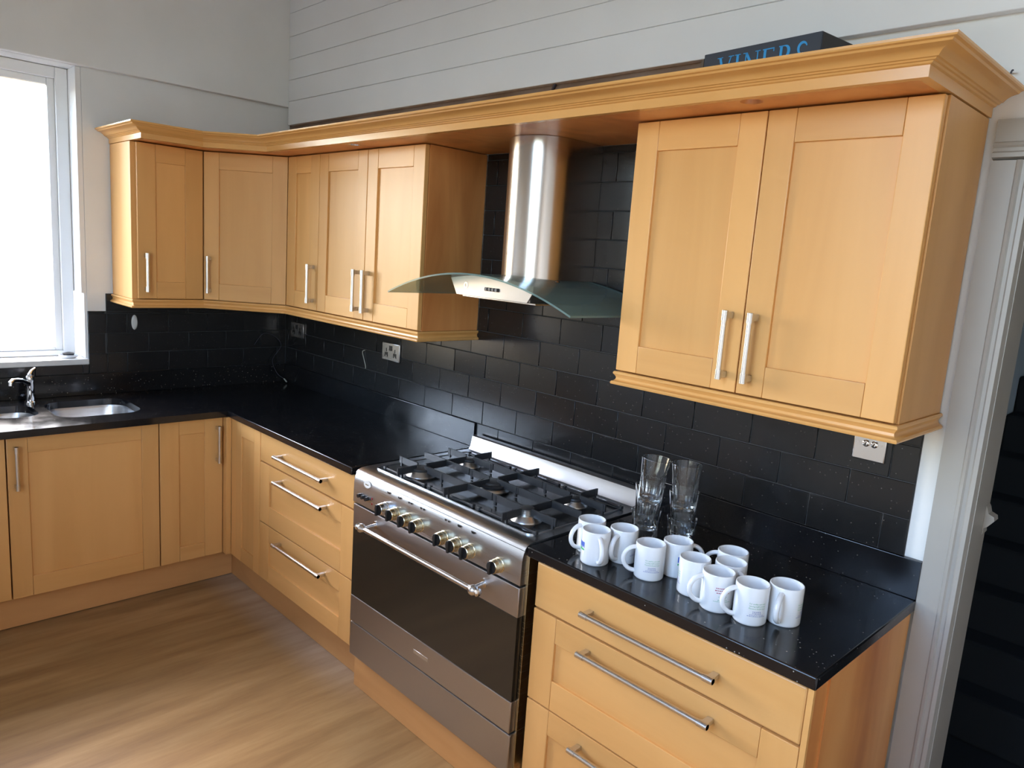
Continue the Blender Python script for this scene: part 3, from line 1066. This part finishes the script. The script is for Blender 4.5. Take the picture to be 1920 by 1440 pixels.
def grate(x0, x1, centers, xc):
    mb = MB()
    ya, yb = -0.578, -0.118
    tz, fh, ft = 0.9415, 0.025, 0.0028
    # low frame bars
    for yy in (-0.545, -0.130):
        mb.box(x0 + 0.008, x1 - 0.008, yy - 0.004, yy + 0.004, 0.9035, 0.9115, 0.002, 1)

    def fin(a, b):
        a, b = Vector(a), Vector(b)
        L = (b - a).length
        s = len(mb.v)
        mb.prism([(0, tz - fh), (0, tz), (L, tz), (L, tz - fh), (L - 0.012, tz - fh - 0.0), (0.012, tz - fh)], 'y', -ft, ft)
        an = math.atan2(b.y - a.y, b.x - a.x)
        mb.xf(Matrix.Translation((a.x, a.y, 0)) @ Matrix.Rotation(an, 4, 'Z'), s)
    for (cx, cy) in centers:
        g = 0.022
        fin((x0, cy), (cx - g, cy))
        fin((cx + g, cy), (x1, cy))
    ys = sorted([c[1] for c in centers])
    g = 0.022
    fin((xc, ya), (xc, ys[0] - g))
    for i in range(len(ys) - 1):
        fin((xc, ys[i] + g), (xc, ys[i + 1] - g))
    fin((xc, ys[-1] + g), (xc, yb))
    if len(centers) == 2:
        m = (ys[0] + ys[1]) / 2
        fin((x0, m), (x1, m))
    else:
        fin((x0, -0.472), (x1, -0.472))
        fin((x0, -0.230), (x1, -0.230))
    for cx in (x0 + 0.012, x1 - 0.012):
        for (bx, cy) in centers:
            mb.box(cx - 0.004, cx + 0.004, cy - 0.004, cy + 0.004, 0.9045, tz - 0.002)
    for yy in (ya + 0.02, yb - 0.012):
        mb.box(xc - 0.004, xc + 0.004, yy - 0.004, yy + 0.004, 0.9035, tz - 0.002)
    for c in [(x0 + 0.014, -0.545), (x1 - 0.014, -0.545), (x0 + 0.014, -0.130), (x1 - 0.014, -0.130)]:
        mb.box(c[0] - 0.007, c[0] + 0.007, c[1] - 0.007, c[1] + 0.007, 0.9019, 0.914, 0.002, 1)
    part('pan_support', mb, 'cast_iron', t, 30)


grate(1.838, 2.106, [BUR[0][:2], BUR[1][:2]], 1.972)
grate(2.110, 2.366, [BUR[2][:2]], 2.238)
grate(2.370, 2.655, [BUR[3][:2], BUR[4][:2]], 2.525)

KN = [1.985, 2.050, 2.121, 2.186, 2.318, 2.386, 2.451, 2.582]
for i, kx in enumerate(KN):
    kb = part('knob', MB().lathe([(0.0, 0), (0.0235, 0), (0.0235, -0.003), (0.0205, -0.005), (0.0225, -0.007), (0.0222, -0.016), (0.0212, -0.0165), (0.0212, -0.018), (0.0218, -0.0185), (0.0205, -0.031), (0.018, -0.033), (0, -0.033)], (kx, -0.6302, 0.806), 28, 'y'), 'brass_worn' if i not in (0,) else 'steel_bright', panel)
    part('knob_face', MB().lathe([(0.0, 0), (0.0192, 0), (0.0186, -0.003), (0, -0.003)], (kx, -0.6634, 0.806), 28, 'y').box(kx - 0.0045, kx + 0.0045, -0.676, -0.6635, 0.786, 0.826, 0.002, 2), 'plastic_black', panel)
for bx in (1.822, 1.846, 1.870):
    part('button', MB().cyl((bx, -0.6308, 0.808), (bx, -0.645, 0.808), 0.0072, 16), 'plastic_black', panel)
part('indicator_marks', MB().box(1.895, 1.900, -0.6325, -0.6308, 0.812, 0.820).box(1.895, 1.900, -0.6325, -0.6308, 0.792, 0.800), 'red_mark', panel, 0)
bd = MB().lathe([(0.0, -0.0022), (0.017, -0.0022), (0.0185, 0)], (0, 0, 0), 28, 'y')
bd.xf(Matrix.Translation((1.862, -0.6292, 0.860)) @ Matrix.Rotation(math.radians(-8), 4, 'X') @ Matrix.Diagonal((1.25, 1, 0.78, 1)))
bg_ = part('badge', bd, 'badge_enamel', panel)
mk = MB()
for i in range(6):
    mk.box(1.851 + i * 0.0036, 1.8535 + i * 0.0036, -0.6325, -0.6312, 0.857, 0.8615)
part('badge_print', mk, 'badge_print', bg_, 0)
mk = MB()
for kx, sym in zip([1.996, 2.062, 2.124, 2.193, 2.325, 2.387, 2.454], 'aabbcaa'):
    if sym == 'a':
        mk.prism([(kx - 0.009, 0.869), (kx + 0.009, 0.869), (kx + 0.005, 0.863), (kx - 0.005, 0.863)], 'y', -0.6300, -0.6262)
    else:
        for d in (-0.008, 0.008):
            mk.prism([(kx + d - 0.004, 0.868), (kx + d + 0.004, 0.868), (kx + d, 0.862)], 'y', -0.6300, -0.6262)
part('knob_symbols', mk, 'plastic_black', panel, 0)

dr_ = part('oven_door', MB().box(CX0 + 0.002, CX1 - 0.004, -0.630, -0.596, 0.6695, 0.764, 0.003).box(CX0 + 0.002, CX1 - 0.004, -0.630, -0.596, 0.291, 0.396, 0.003), 'steel_door', t)
part('oven_glass', MB().box(CX0 + 0.003, CX1 - 0.005, -0.6288, -0.597, 0.3965, 0.669, 0.001), 'oven_glass', dr_, 0)
hd = MB().cyl((1.915, -0.684, 0.720), (2.528, -0.684, 0.720), 0.0078, 16)
for hx, e in ((1.925, -1), (2.520, 1)):
    hd.lathe([(0.0, -0.0), (0.0075, 0.0), (0.010, 0.004), (0.012, 0.010), (0.0165, 0.018), (0.017, 0.026), (0.013, 0.034), (0.0085, 0.038), (0.0125, 0.042), (0.0135, 0.046), (0.010, 0.050), (0.0, 0.051)] if e > 0 else [(0.0, -0.0), (0.0075, 0.0), (0.010, -0.004), (0.012, -0.010), (0.0165, -0.018), (0.017, -0.026), (0.013, -0.034), (0.0085, -0.038), (0.0125, -0.042), (0.0135, -0.046), (0.010, -0.050), (0.0, -0.051)], (hx - e * 0.012, -0.684, 0.720), 20, 'x')
    hd.cyl((hx, -0.6295, 0.724), (hx, -0.680, 0.720), 0.0065, 14)
    hd.cyl((hx, -0.6295, 0.724), (hx, -0.634, 0.724), 0.014, 18)
part('oven_handle', hd, 'steel_handle', dr_, 45)
part('door_badge', MB().box(2.185, 2.265, -0.6308, -0.6298, 0.338, 0.352, 0.0004, 1), 'steel_brushed', dr_)
part('storage_drawer', MB().box(CX0 + 0.002, CX1 - 0.002, -0.628, -0.596, 0.150, 0.286, 0.004), 'steel_door', t)
part('shadow_gap', MB().box(CX0 + 0.01, CX1 - 0.01, -0.612, -0.595, 0.764, 0.773), 'gap_black', t, 0)

# ------------------------------------------------------------------ extractor hood
HX = 2.200
t = thing('extractor_hood', (HX, -0.2, 1.56), 'steel chimney extractor hood with curved green-tinted glass canopy', 'extractor hood')
dp = [(HX - 0.130, -0.0095)] + [(HX - 0.130 * math.cos(a), -0.165 - 0.130 * math.sin(a)) for a in [math.pi * i / 36 for i in range(37)]] + [(HX + 0.130, -0.0095)]
part('duct', MB().prism(dp, 'z', 1.650, 2.1260), 'steel_duct', t, 40)


def arcz(x):
    return 1.657 - 0.094 * ((x - HX) / 0.46) ** 2


xs = [HX - 0.46 + 0.92 * i / 40 for i in range(41)]
can = MB()
n = len(xs)
poly = [(x, arcz(x)) for x in xs] + [(x, arcz(x) - 0.006) for x in reversed(xs)]
V = [(p[0], -0.490, p[1]) for p in poly] + [(p[0], -0.020, p[1]) for p in poly]
m2 = len(poly)
F = []
for i in range(n - 1):
    a, b = i, i + 1
    c, d = m2 - 1 - i, m2 - 2 - i
    F += [[a, b, m2 + b, m2 + a], [c, m2 + c, m2 + d, d], [a, c, d, b], [m2 + a, m2 + b, m2 + d, m2 + c]]
F += [[0, m2, 2 * m2 - 1, m2 - 1], [n - 1, n, m2 + n, m2 + n - 1]]
can.add(V, F)
part('canopy', can, 'canopy_glass', t, 40)
bp_ = [(HX - 0.165, 1.577), (HX + 0.225 - 0.035, 1.577), (HX + 0.215, 1.610)] + [(HX + 0.215 - 0.415 * i / 10, arcz(HX + 0.215 - 0.415 * i / 10) - 0.0065) for i in range(11)]
bp_ = [p if i > 2 else p for i, p in enumerate(bp_)]
body = part('body', MB().prism(bp_, 'y', -0.400, -0.03), 'steel_hood', t, 30)
part('filter_plate', MB().box(HX - 0.15, HX + 0.215, -0.385, -0.05, 1.570, 1.5765, 0.002), 'steel_handle', body)
for i in range(4):
    part('button', MB().cyl((HX - 0.006 + i * 0.017, -0.4001, 1.606), (HX - 0.006 + i * 0.017, -0.4065, 1.606), 0.0058, 14), 'chrome', body)
part('button_plate', MB().box(HX - 0.016, HX + 0.056, -0.4022, -0.4001, 1.600, 1.612, 0.0005, 1), 'plastic_black', body)
part('emblem', MB().lathe([(0.006, 0), (0.011, 0), (0.011, -0.0008), (0.006, -0.0008), (0.006, 0)], (HX - 0.115, -0.4003, 1.612), 24, 'y'), 'steel_handle', body)
for sx_ in (2.366, 2.045):
    part('glass_screw', MB().lathe([(0.0, 0.004), (0.006, 0.003), (0.009, 0.0), (0.0, 0.0)], (sx_, -0.235, arcz(sx_) + 0.001), 16), 'chrome', t)


# ------------------------------------------------------------------ sockets and switch
def socket(x0, z0, label):
    t = thing('double_socket', (x0 + 0.0735, -0.009, z0), label, 'socket', 'double sockets')
    p = part('face_plate', MB().box(x0, x0 + 0.147, -0.0175, -0.0085, z0, z0 + 0.087, 0.003, 2), 'steel_handle', t)
    for cx in (x0 + 0.038, x0 + 0.109):
        part('socket_pins', MB().box(cx - 0.0035, cx + 0.0035, -0.0182, -0.0172, z0 + 0.042, z0 + 0.060).box(cx - 0.014, cx - 0.0065, -0.0182, -0.0172, z0 + 0.018, z0 + 0.034).box(cx + 0.0065, cx + 0.014, -0.0182, -0.0172, z0 + 0.018, z0 + 0.034).box(cx - 0.0135, cx + 0.0135, -0.0180, -0.0172, z0 + 0.026, z0 + 0.040), 'plastic_black', p, 0)
    part('rocker', MB().box(x0 + 0.062, x0 + 0.085, -0.0205, -0.0172, z0 + 0.050, z0 + 0.074, 0.001), 'plastic_black', p)


socket(1.026, 1.178, 'polished steel double socket on tiles left of the cooker')
socket(0.086, 1.176, 'double socket in the dark corner under the narrow cabinet')
t = thing('light_switch', (3.365, -0.009, 1.236), 'brushed steel two-toggle switch plate under the right cabinet', 'switch')
p = part('face_plate', MB().box(3.322, 3.408, -0.017, -0.0085, 1.237, 1.323, 0.003, 2), 'steel_handle', t)
for cx in (3.356, 3.378):
    part('toggle', MB().lathe([(0.0, 0), (0.0095, 0), (0.0095, -0.003), (0.007, -0.004), (0.0065, -0.002), (0, -0.002)], (cx, -0.0172, 1.285), 20, 'y').tube([(cx, -0.018, 1.285), (cx, -0.030, 1.281)], [0.0028, 0.0036], 10), 'chrome', p)
for cx in (3.334, 3.397):
    part('screw', MB().cyl((cx, -0.0168, 1.285), (cx, -0.0182, 1.285), 0.0032, 12), 'chrome', p)
cc = MB().lathe([(0.0, 0.007), (0.026, 0.007), (0.034, 0.004), (0.037, 0.0), (0.0, 0.0)], (0, 0, 0), 28, 'x')
cc.xf(Matrix.Translation((0.0087, -0.846, 1.257)) @ Matrix.Diagonal((1, 0.42, 1.03, 1)))
solid('cable_cover', cc, 'white_plastic', 'narrow oval white cable cover on tiles below the window-side cabinet', 'cover')


# ------------------------------------------------------------------ loose wires
def wire(pts, r, mat, label, tip=None):
    path = []
    P = [Vector(p) for p in pts]
    for i in range(len(P) - 1):
        p0, p1, p2, p3 = P[max(0, i - 1)], P[i], P[i + 1], P[min(len(P) - 1, i + 2)]
        for s in range(6):
            u = s / 6
            path.append(0.5 * ((2 * p1) + (-p0 + p2) * u + (2 * p0 - 5 * p1 + 4 * p2 - p3) * u * u + (-p0 + 3 * p1 - 3 * p2 + p3) * u ** 3))
    path.append(P[-1])
    t = thing('loose_wire', path[-1], label, 'wire')
    part('flex', MB().tube(path, r, 8), mat, t)
    if tip:
        part('bare_end', MB().tube(tip, 0.0035, 8), 'wire_white', t)
    return t


wire([(0.012, -0.205, 1.12), (0.016, -0.15, 1.185), (0.020, -0.08, 1.165), (0.024, -0.045, 1.11), (0.03, -0.10, 1.03), (0.06, -0.085, 0.955), (0.085, -0.055, 0.925)], 0.0013, 'wire_dark',
     'thin dark wire hanging in the tiled corner above the worktop', [(0.085, -0.055, 0.925), (0.096, -0.042, 0.905)])
wire([(0.862, -0.010, 1.198), (0.850, -0.016, 1.190), (0.858, -0.014, 1.160), (0.876, -0.013, 1.122), (0.876, -0.012, 1.106)], 0.0017, 'wire_white', 'short pale wire poking from the tiles left of the socket')
wire([(2.055, -0.006, 2.345), (2.075, -0.012, 2.365), (2.092, -0.008, 2.392)], 0.006, 'wire_dark', 'short dark cable in the gap above the cornice')
wire([(3.545, -0.001, 2.226), (3.552, -0.02, 2.228), (3.556, -0.03, 2.226)], 0.0022, 'wire_dark', 'tiny black cable stub on the wall right of the cornice')

# ------------------------------------------------------------------ item on the window sill
t = thing('small_dish', (-0.055, -1.135, z0 + 0.0105), 'small pale round dish with dark top on the window sill corner', 'dish')
part('dish', MB().lathe([(0.0, 0), (0.032, 0), (0.042, 0.008), (0.044, 0.016), (0.040, 0.016), (0.030, 0.006), (0.0, 0.005)], (-0.055, -1.135, z0 + 0.0105), 24), 'dish_white', t)
part('dark_top', MB().lathe([(0.0, 0), (0.022, 0), (0.026, 0.010), (0.026, 0.016), (0.010, 0.020), (0.0, 0.021)], (-0.055, -1.135, z0 + 0.018), 20), 'plastic_black', t)

# ------------------------------------------------------------------ boxed item on the cornice
BW, BH_, BD_ = 0.366, 0.186, 0.15
BZ = 2.1462
t = thing('carton', (2.993, -0.105, BZ), 'dark blue carton with light blue lettering on top of the cabinets', 'box')
t.rotation_euler = (0, 0, math.radians(-6.0))
ORG[t] = Vector((0, 0, 0))
part('body', MB().box(-BW / 2, BW / 2, -BD_ / 2, BD_ / 2, 0, BH_, 0.0015, 1), 'box_card', t)
part('side', MB().box(BW / 2 - 0.0003, BW / 2 + 0.0012, -BD_ / 2 + 0.003, BD_ / 2, 0.001, BH_ - 0.002), 'box_side', t, 0)
part('flap', MB().prism([(-BW / 2 - 0.001, 0.09), (-BW / 2 - 0.014, 0.150), (-BW / 2 - 0.010, 0.172), (-BW / 2 - 0.001, 0.176)], 'y', -BD_ / 2 + 0.001, -BD_ / 2 + 0.012), 'box_flap', t, 0)
# serif capitals: (u, v) strokes, cap height 1
lt = MB()
LH = 0.060
fy = -BD_ / 2


def stroke(u0, v0, u1, v1, w0, base):
    """parallelogram stroke of horizontal width w0"""
    P = [(u0 - w0 / 2, v0), (u0 + w0 / 2, v0), (u1 + w0 / 2, v1), (u1 - w0 / 2, v1)]
    lt.prism([(base[0] + a * LH, base[1] + b * LH) for a, b in P], 'y', fy - 0.0008, fy + 0.0004)


def bar(u0, u1, v0, v1, base):
    lt.prism([(base[0] + a * LH, base[1] + b * LH) for a, b in ((u0, v0), (u1, v0), (u1, v1), (u0, v1))], 'y', fy - 0.0008, fy + 0.0004)


def arcs(cx, cy, rx, ry, a0, a1, w0, w1, base, n=14):
    pts_o, pts_i = [], []
    for i in range(n + 1):
        s = i / n
        a = math.radians(a0 + (a1 - a0) * s)
        w = w0 + (w1 - w0) * math.sin(math.pi * s)
        pts_o.append((cx + (rx + w / 2) * math.cos(a), cy + (ry + w / 2) * math.sin(a)))
        pts_i.append((cx + (rx - w / 2) * math.cos(a), cy + (ry - w / 2) * math.sin(a)))
    for i in range(n):
        q = [pts_o[i], pts_o[i + 1], pts_i[i + 1], pts_i[i]]
        lt.prism([(base[0] + a * LH, base[1] + b * LH) for a, b in q], 'y', fy - 0.0008, fy + 0.0004)


def serif(u, v, base, w=0.30):
    bar(u - w / 2, u + w / 2, v, v + 0.035, base)


lv = BH_ - 0.017 - LH
lu = -BW / 2 + 0.052
adv = [0.056, 0.030, 0.060, 0.050, 0.054, 0.05]
for ch, ad in zip('VINERS', adv):
    B = (lu, lv)
    if ch == 'V':
        stroke(0.40, 0.0, 0.10, 1.0, 0.13, B)
        stroke(0.40, 0.0, 0.72, 1.0, 0.05, B)
        serif(0.10, 0.965, B)
        serif(0.72, 0.965, B)
    elif ch == 'I':
        stroke(0.16, 0, 0.16, 1, 0.13, B)
        serif(0.16, 0, B)
        serif(0.16, 0.965, B)
    elif ch == 'N':
        stroke(0.12, 0, 0.12, 1, 0.05, B)
        stroke(0.74, 0, 0.74, 1, 0.05, B)
        stroke(0.74, 0.0, 0.12, 1.0, 0.14, B)
        serif(0.08, 0.965, B, 0.22)
        serif(0.74, 0.965, B, 0.26)
        serif(0.12, 0, B, 0.26)
    elif ch == 'E':
        stroke(0.14, 0, 0.14, 1, 0.13, B)
        bar(0.02, 0.60, 0.955, 1.0, B)
        bar(0.10, 0.48, 0.49, 0.53, B)
        bar(0.02, 0.64, 0.0, 0.045, B)
        bar(0.56, 0.60, 0.84, 1.0, B)
        bar(0.60, 0.64, 0.0, 0.18, B)
        bar(0.45, 0.48, 0.43, 0.60, B)
    elif ch == 'R':
        stroke(0.14, 0, 0.14, 1, 0.13, B)
        serif(0.14, 0, B)
        bar(0.02, 0.34, 0.955, 1.0, B)
        arcs(0.32, 0.735, 0.20, 0.235, 90, -90, 0.05, 0.14, B)
        bar(0.14, 0.33, 0.48, 0.52, B)
        stroke(0.72, 0.0, 0.34, 0.5, 0.14, B)
    else:
        arcs(0.30, 0.735, 0.20, 0.235, 20, 270, 0.05, 0.12, B, 20)
        arcs(0.30, 0.265, 0.22, 0.235, 90, -160, 0.12, 0.10, B, 20)
    lu += ad * 0.98
part('lettering', lt, 'box_print', t, 0)


# ------------------------------------------------------------------ drinking glasses
GH = 0.132


def tumbler_mesh():
    mb = MB()
    out = [(0.0, 0.0), (0.0265, 0.0), (0.0295, 0.0015), (0.0308, 0.006), (0.0325, 0.030), (0.0348, 0.060), (0.0362, 0.078), (0.0378, 0.090), (0.0394, 0.104), (0.0412, 0.120), (0.0427, GH - 0.0012), (0.0422, GH),
           (0.0408, GH - 0.0010), (0.0396, 0.120), (0.0378, 0.104), (0.0358, 0.088), (0.0335, 0.070), (0.0310, 0.046), (0.0287, 0.022), (0.0262, 0.0155), (0.0200, 0.0135), (0.0, 0.0130)]
    fac = 10
    n = 60

    def rm(j, r, a):
        if 3 <= j <= 6:
            k = 2 * math.pi / fac
            b = (a % k) - k / 2
            return r * (math.cos(k / 2) / math.cos(b)) * 1.025
        return r
    mb.lathe(out, (0, 0, 0), n, 'z', rm)
    me = mb.mesh('tumbler', 24)
    me.materials.append(M['tumbler_glass'])
    return me


tm = tumbler_mesh()
GS = 0.0785
GL = [('bottom', 0), ('middle', 1), ('top', 2)]
for sname, bx, by, leans in (('left leaning', 2.910, -0.373, [(0, 0), (-0.03, 0.0), (-0.085, 0.0)]), ('right upright', 3.006, -0.334, [(0, 0), (0.012, 0), (0.02, 0)])):
    pos = Vector((bx, by, H + 0.0004))
    rot_prev = Matrix.Identity(3)
    for (gname, i), ln in zip(GL, leans):
        # lean about the axis pointing at the camera, i.e. to the right in view
        ax = Vector((0.55, -0.84, 0)).normalized()
        R = Matrix.Rotation(ln[0], 3, ax)
        if i:
            pos = pos + rot_prev @ Vector((0, 0, GS))
        o = bpy.data.objects.new('tumbler', tm)
        o.location = pos
        o.rotation_euler = R.to_euler()
        o.rotation_euler.rotate_axis('Z', random.uniform(0, 0.6))
        col.objects.link(o)
        rot_prev = R
        tag(o, {'left leaning': ['lowest clear faceted tumbler of the leaning left stack', 'middle clear faceted tumbler of the leaning left stack', 'tilted top clear tumbler of the leaning left stack'],
                'right upright': ['lowest clear faceted tumbler of the straight right stack', 'middle clear faceted tumbler of the straight right stack', 'top clear faceted tumbler of the straight right stack']}[sname][i],
            'glass', 'stacked tumblers')

# ------------------------------------------------------------------ mugs
MR, MH = 0.0402, 0.095


def mug_meshes():
    b = MB().lathe([(0.0, 0.003), (0.034, 0.003), (0.0345, 0.0), (0.0375, 0.0), (0.0396, 0.0025), (MR, 0.006), (MR, MH - 0.003), (MR - 0.0008, MH - 0.0005), (MR - 0.002, MH), (MR - 0.0034, MH - 0.001), (MR - 0.0038, MH - 0.004), (MR - 0.0038, 0.014), (MR - 0.008, 0.008), (0.0, 0.007)], (0, 0, 0), 48)
    body = b.mesh('mug_body', 45)
    body.materials.append(M['porcelain'])
    pts = []
    for i in range(17):
        a = math.radians(100 - 200 * i / 16)
        pts.append((MR - 0.006 + 0.0335 * math.cos(a) * (1.0 if abs(math.cos(a)) > 0 else 1) + 0.0, 0, 0.0475 + 0.0335 * math.sin(a) * 1.0))
    pts = [(MR - 0.004, 0, 0.0815)] + [(max(MR - 0.002, p[0] + 0.004), 0, p[2]) for p in pts[1:-1]] + [(MR - 0.004, 0, 0.0135)]
    hm = MB().tube(pts, 0.0060, 12)
    # slightly flattened strap
    for i, v in enumerate(hm.v):
        hm.v[i] = Vector((v.x, v.y * 1.15, v.z))
    h = hm.mesh('mug_handle', 60)
    h.materials.append(M['porcelain'])
    return body, h


def wrap(mb, ang):
    """(u, v) flat print in x,z -> round the mug at angle ang"""
    for i, v in enumerate(mb.v):
        a = ang + v.x / MR
        r = MR + 0.00025 + v.y
        mb.v[i] = Vector((r * math.cos(a), r * math.sin(a), v.z))
    return mb


def text_rows(rows):
    """rows: (text, height, z centre)"""
    mb = MB()
    for s, hgt, zc in rows:
        cu = bpy.data.curves.new('tmp', 'FONT')
        cu.body = s
        cu.size = hgt * 1.42
        cu.align_x = 'CENTER'
        cu.resolution_u = 2
        o = bpy.data.objects.new('tmp', cu)
        col.objects.link(o)
        dg_ = bpy.context.evaluated_depsgraph_get()
        me = o.evaluated_get(dg_).to_mesh()
        mb.add([(v.co.x, 0.0, zc - hgt / 2 + v.co.y) for v in me.vertices], [list(p.vertices) for p in me.polygons])
        o.evaluated_get(dg_).to_mesh_clear()
        bpy.data.objects.remove(o)
        bpy.data.curves.remove(cu)
    return mb


def dash_rows(rows):
    """print too small to read: broken fine lines (width, z, thickness)"""
    mb = MB()
    rnd = random.Random(3)
    for wd, zc, th in rows:
        u = -wd / 2
        while u < wd / 2:
            L = rnd.uniform(0.0016, 0.0048)
            L = min(L, wd / 2 - u)
            k = max(1, int(L / 0.0012))
            for j in range(k):
                a, b = u + L * j / k, u + L * (j + 0.8) / k
                mb.add([(a, 0, zc - th / 2), (b, 0, zc - th / 2), (b, 0, zc + th / 2), (a, 0, zc + th / 2)], [[0, 1, 2, 3]])
            u += L + 0.0011
    return mb


def finish(mb, name, mat):
    me = bpy.data.meshes.new(name)
    me.from_pydata([tuple(v) for v in mb.v], [], mb.f)
    me.materials.append(M[mat])
    me.update()
    return me


body_me, handle_me = mug_meshes()
QT = math.pi / 2
green_me = finish(wrap(text_rows([('For quality care and', 0.0034, 0.0575), ('nursing staff contact', 0.0034, 0.0515), ('Florence Social Care', 0.0034, 0.0455)]), QT), 'print', 'print_green')
blue_me = finish(wrap(dash_rows([(0.021, 0.0375, 0.0018), (0.021, 0.0335, 0.0018), (0.034, 0.0295, 0.0013), (0.045, 0.0260, 0.0013)]), QT), 'print', 'print_blue')
red_me = finish(wrap(dash_rows([(0.036, 0.0650, 0.0024), (0.040, 0.0590, 0.0024), (0.032, 0.0530, 0.0024)]), QT), 'print', 'print_red')
grn2_me = finish(wrap(dash_rows([(0.020, 0.0440, 0.0014), (0.016, 0.0400, 0.0014), (0.024, 0.0350, 0.0014), (0.044, 0.0310, 0.0012)]), QT), 'print', 'print_green')
lb = MB()
for i in range(10):
    a, b = -0.014 + 0.0028 * i, -0.014 + 0.0028 * (i + 1)
    notch = 0.004 if i in (2, 5, 8) else 0.0
    lb.add([(a, 0, 0.046 + notch), (b, 0, 0.046 + notch), (b, 0, 0.062), (a, 0, 0.062)], [[0, 1, 2, 3]])
logo_b = finish(wrap(lb, -QT + 0.1), 'emblem', 'logo_blue')
lg = MB()
for i in range(10):
    a, b = -0.014 + 0.0028 * i, -0.014 + 0.0028 * (i + 1)
    za = 0.045 - 0.0025 * abs(i - 4) / 5
    lg.add([(a, 0, 0.038), (b, 0, 0.038), (b, 0, za), (a, 0, za)], [[0, 1, 2, 3]])
logo_g = finish(wrap(lg, -QT + 0.1), 'emblem', 'logo_green')

MUGS = [  # x, y, handle angle (viewer frame), red print?, label
    (2.805, -0.485, 224, 0, 'white mug at the far left, behind the mug with the logo'),
    (2.863, -0.536, 292, 0, 'white mug showing a blue and green logo, handle towards the viewer'),
    (2.902, -0.459, 248, 0, 'white mug in front of the left tumbler stack, third from the cooker'),
    (3.015, -0.490, 194, 0, 'white mug with green lettering standing in front of the left group'),
    (3.049, -0.410, 18, 0, 'white mug in front of the right tumbler stack with handle to the right'),
    (3.143, -0.475, 95, 0, 'white mug standing left of the red-printed mug, its handle hidden'),
    (3.181, -0.352, 172, 0, 'rearmost white mug nearest the granite upstand'),
    (3.213, -0.418, 300, 0, 'white mug hemmed in between the rearmost and the red-printed mug'),
    (3.227, -0.498, 198, 1, 'white mug with red lettering half hidden by another handle'),
    (3.314, -0.492, 198, 0, 'white mug with green lettering closest to the viewer'),
    (3.369, -0.428, 248, 0, 'rightmost white mug with its handle pointing to the front'),
]
pos = [Vector((m[0], m[1])) for m in MUGS]
for it in range(60):
    for i in range(len(pos)):
        for j in range(i + 1, len(pos)):
            d = pos[j] - pos[i]
            if d.length < 0.0815:
                s = (0.0815 - d.length) / 2
                pos[i] -= d.normalized() * s
                pos[j] += d.normalized() * s
for p, (mx, my, ha, red, label) in zip(pos, MUGS):
    o = bpy.data.objects.new('mug', None)
    o.empty_display_size = 0.03
    o.location = (p.x, p.y, H + 0.0004)
    o.rotation_euler = (0, 0, math.radians(ha + 32))
    col.objects.link(o)
    tag(o, label, 'mug', 'white printed mugs')
    ch = [('body', body_me), ('handle', handle_me)]
    if red:
        ch += [('print', red_me), ('print', grn2_me)]
    else:
        ch += [('print', green_me), ('print', blue_me), ('emblem', logo_b), ('emblem', logo_g)]
    for nm, me in ch:
        c = bpy.data.objects.new(nm, me)
        c.parent = o
        col.objects.link(c)
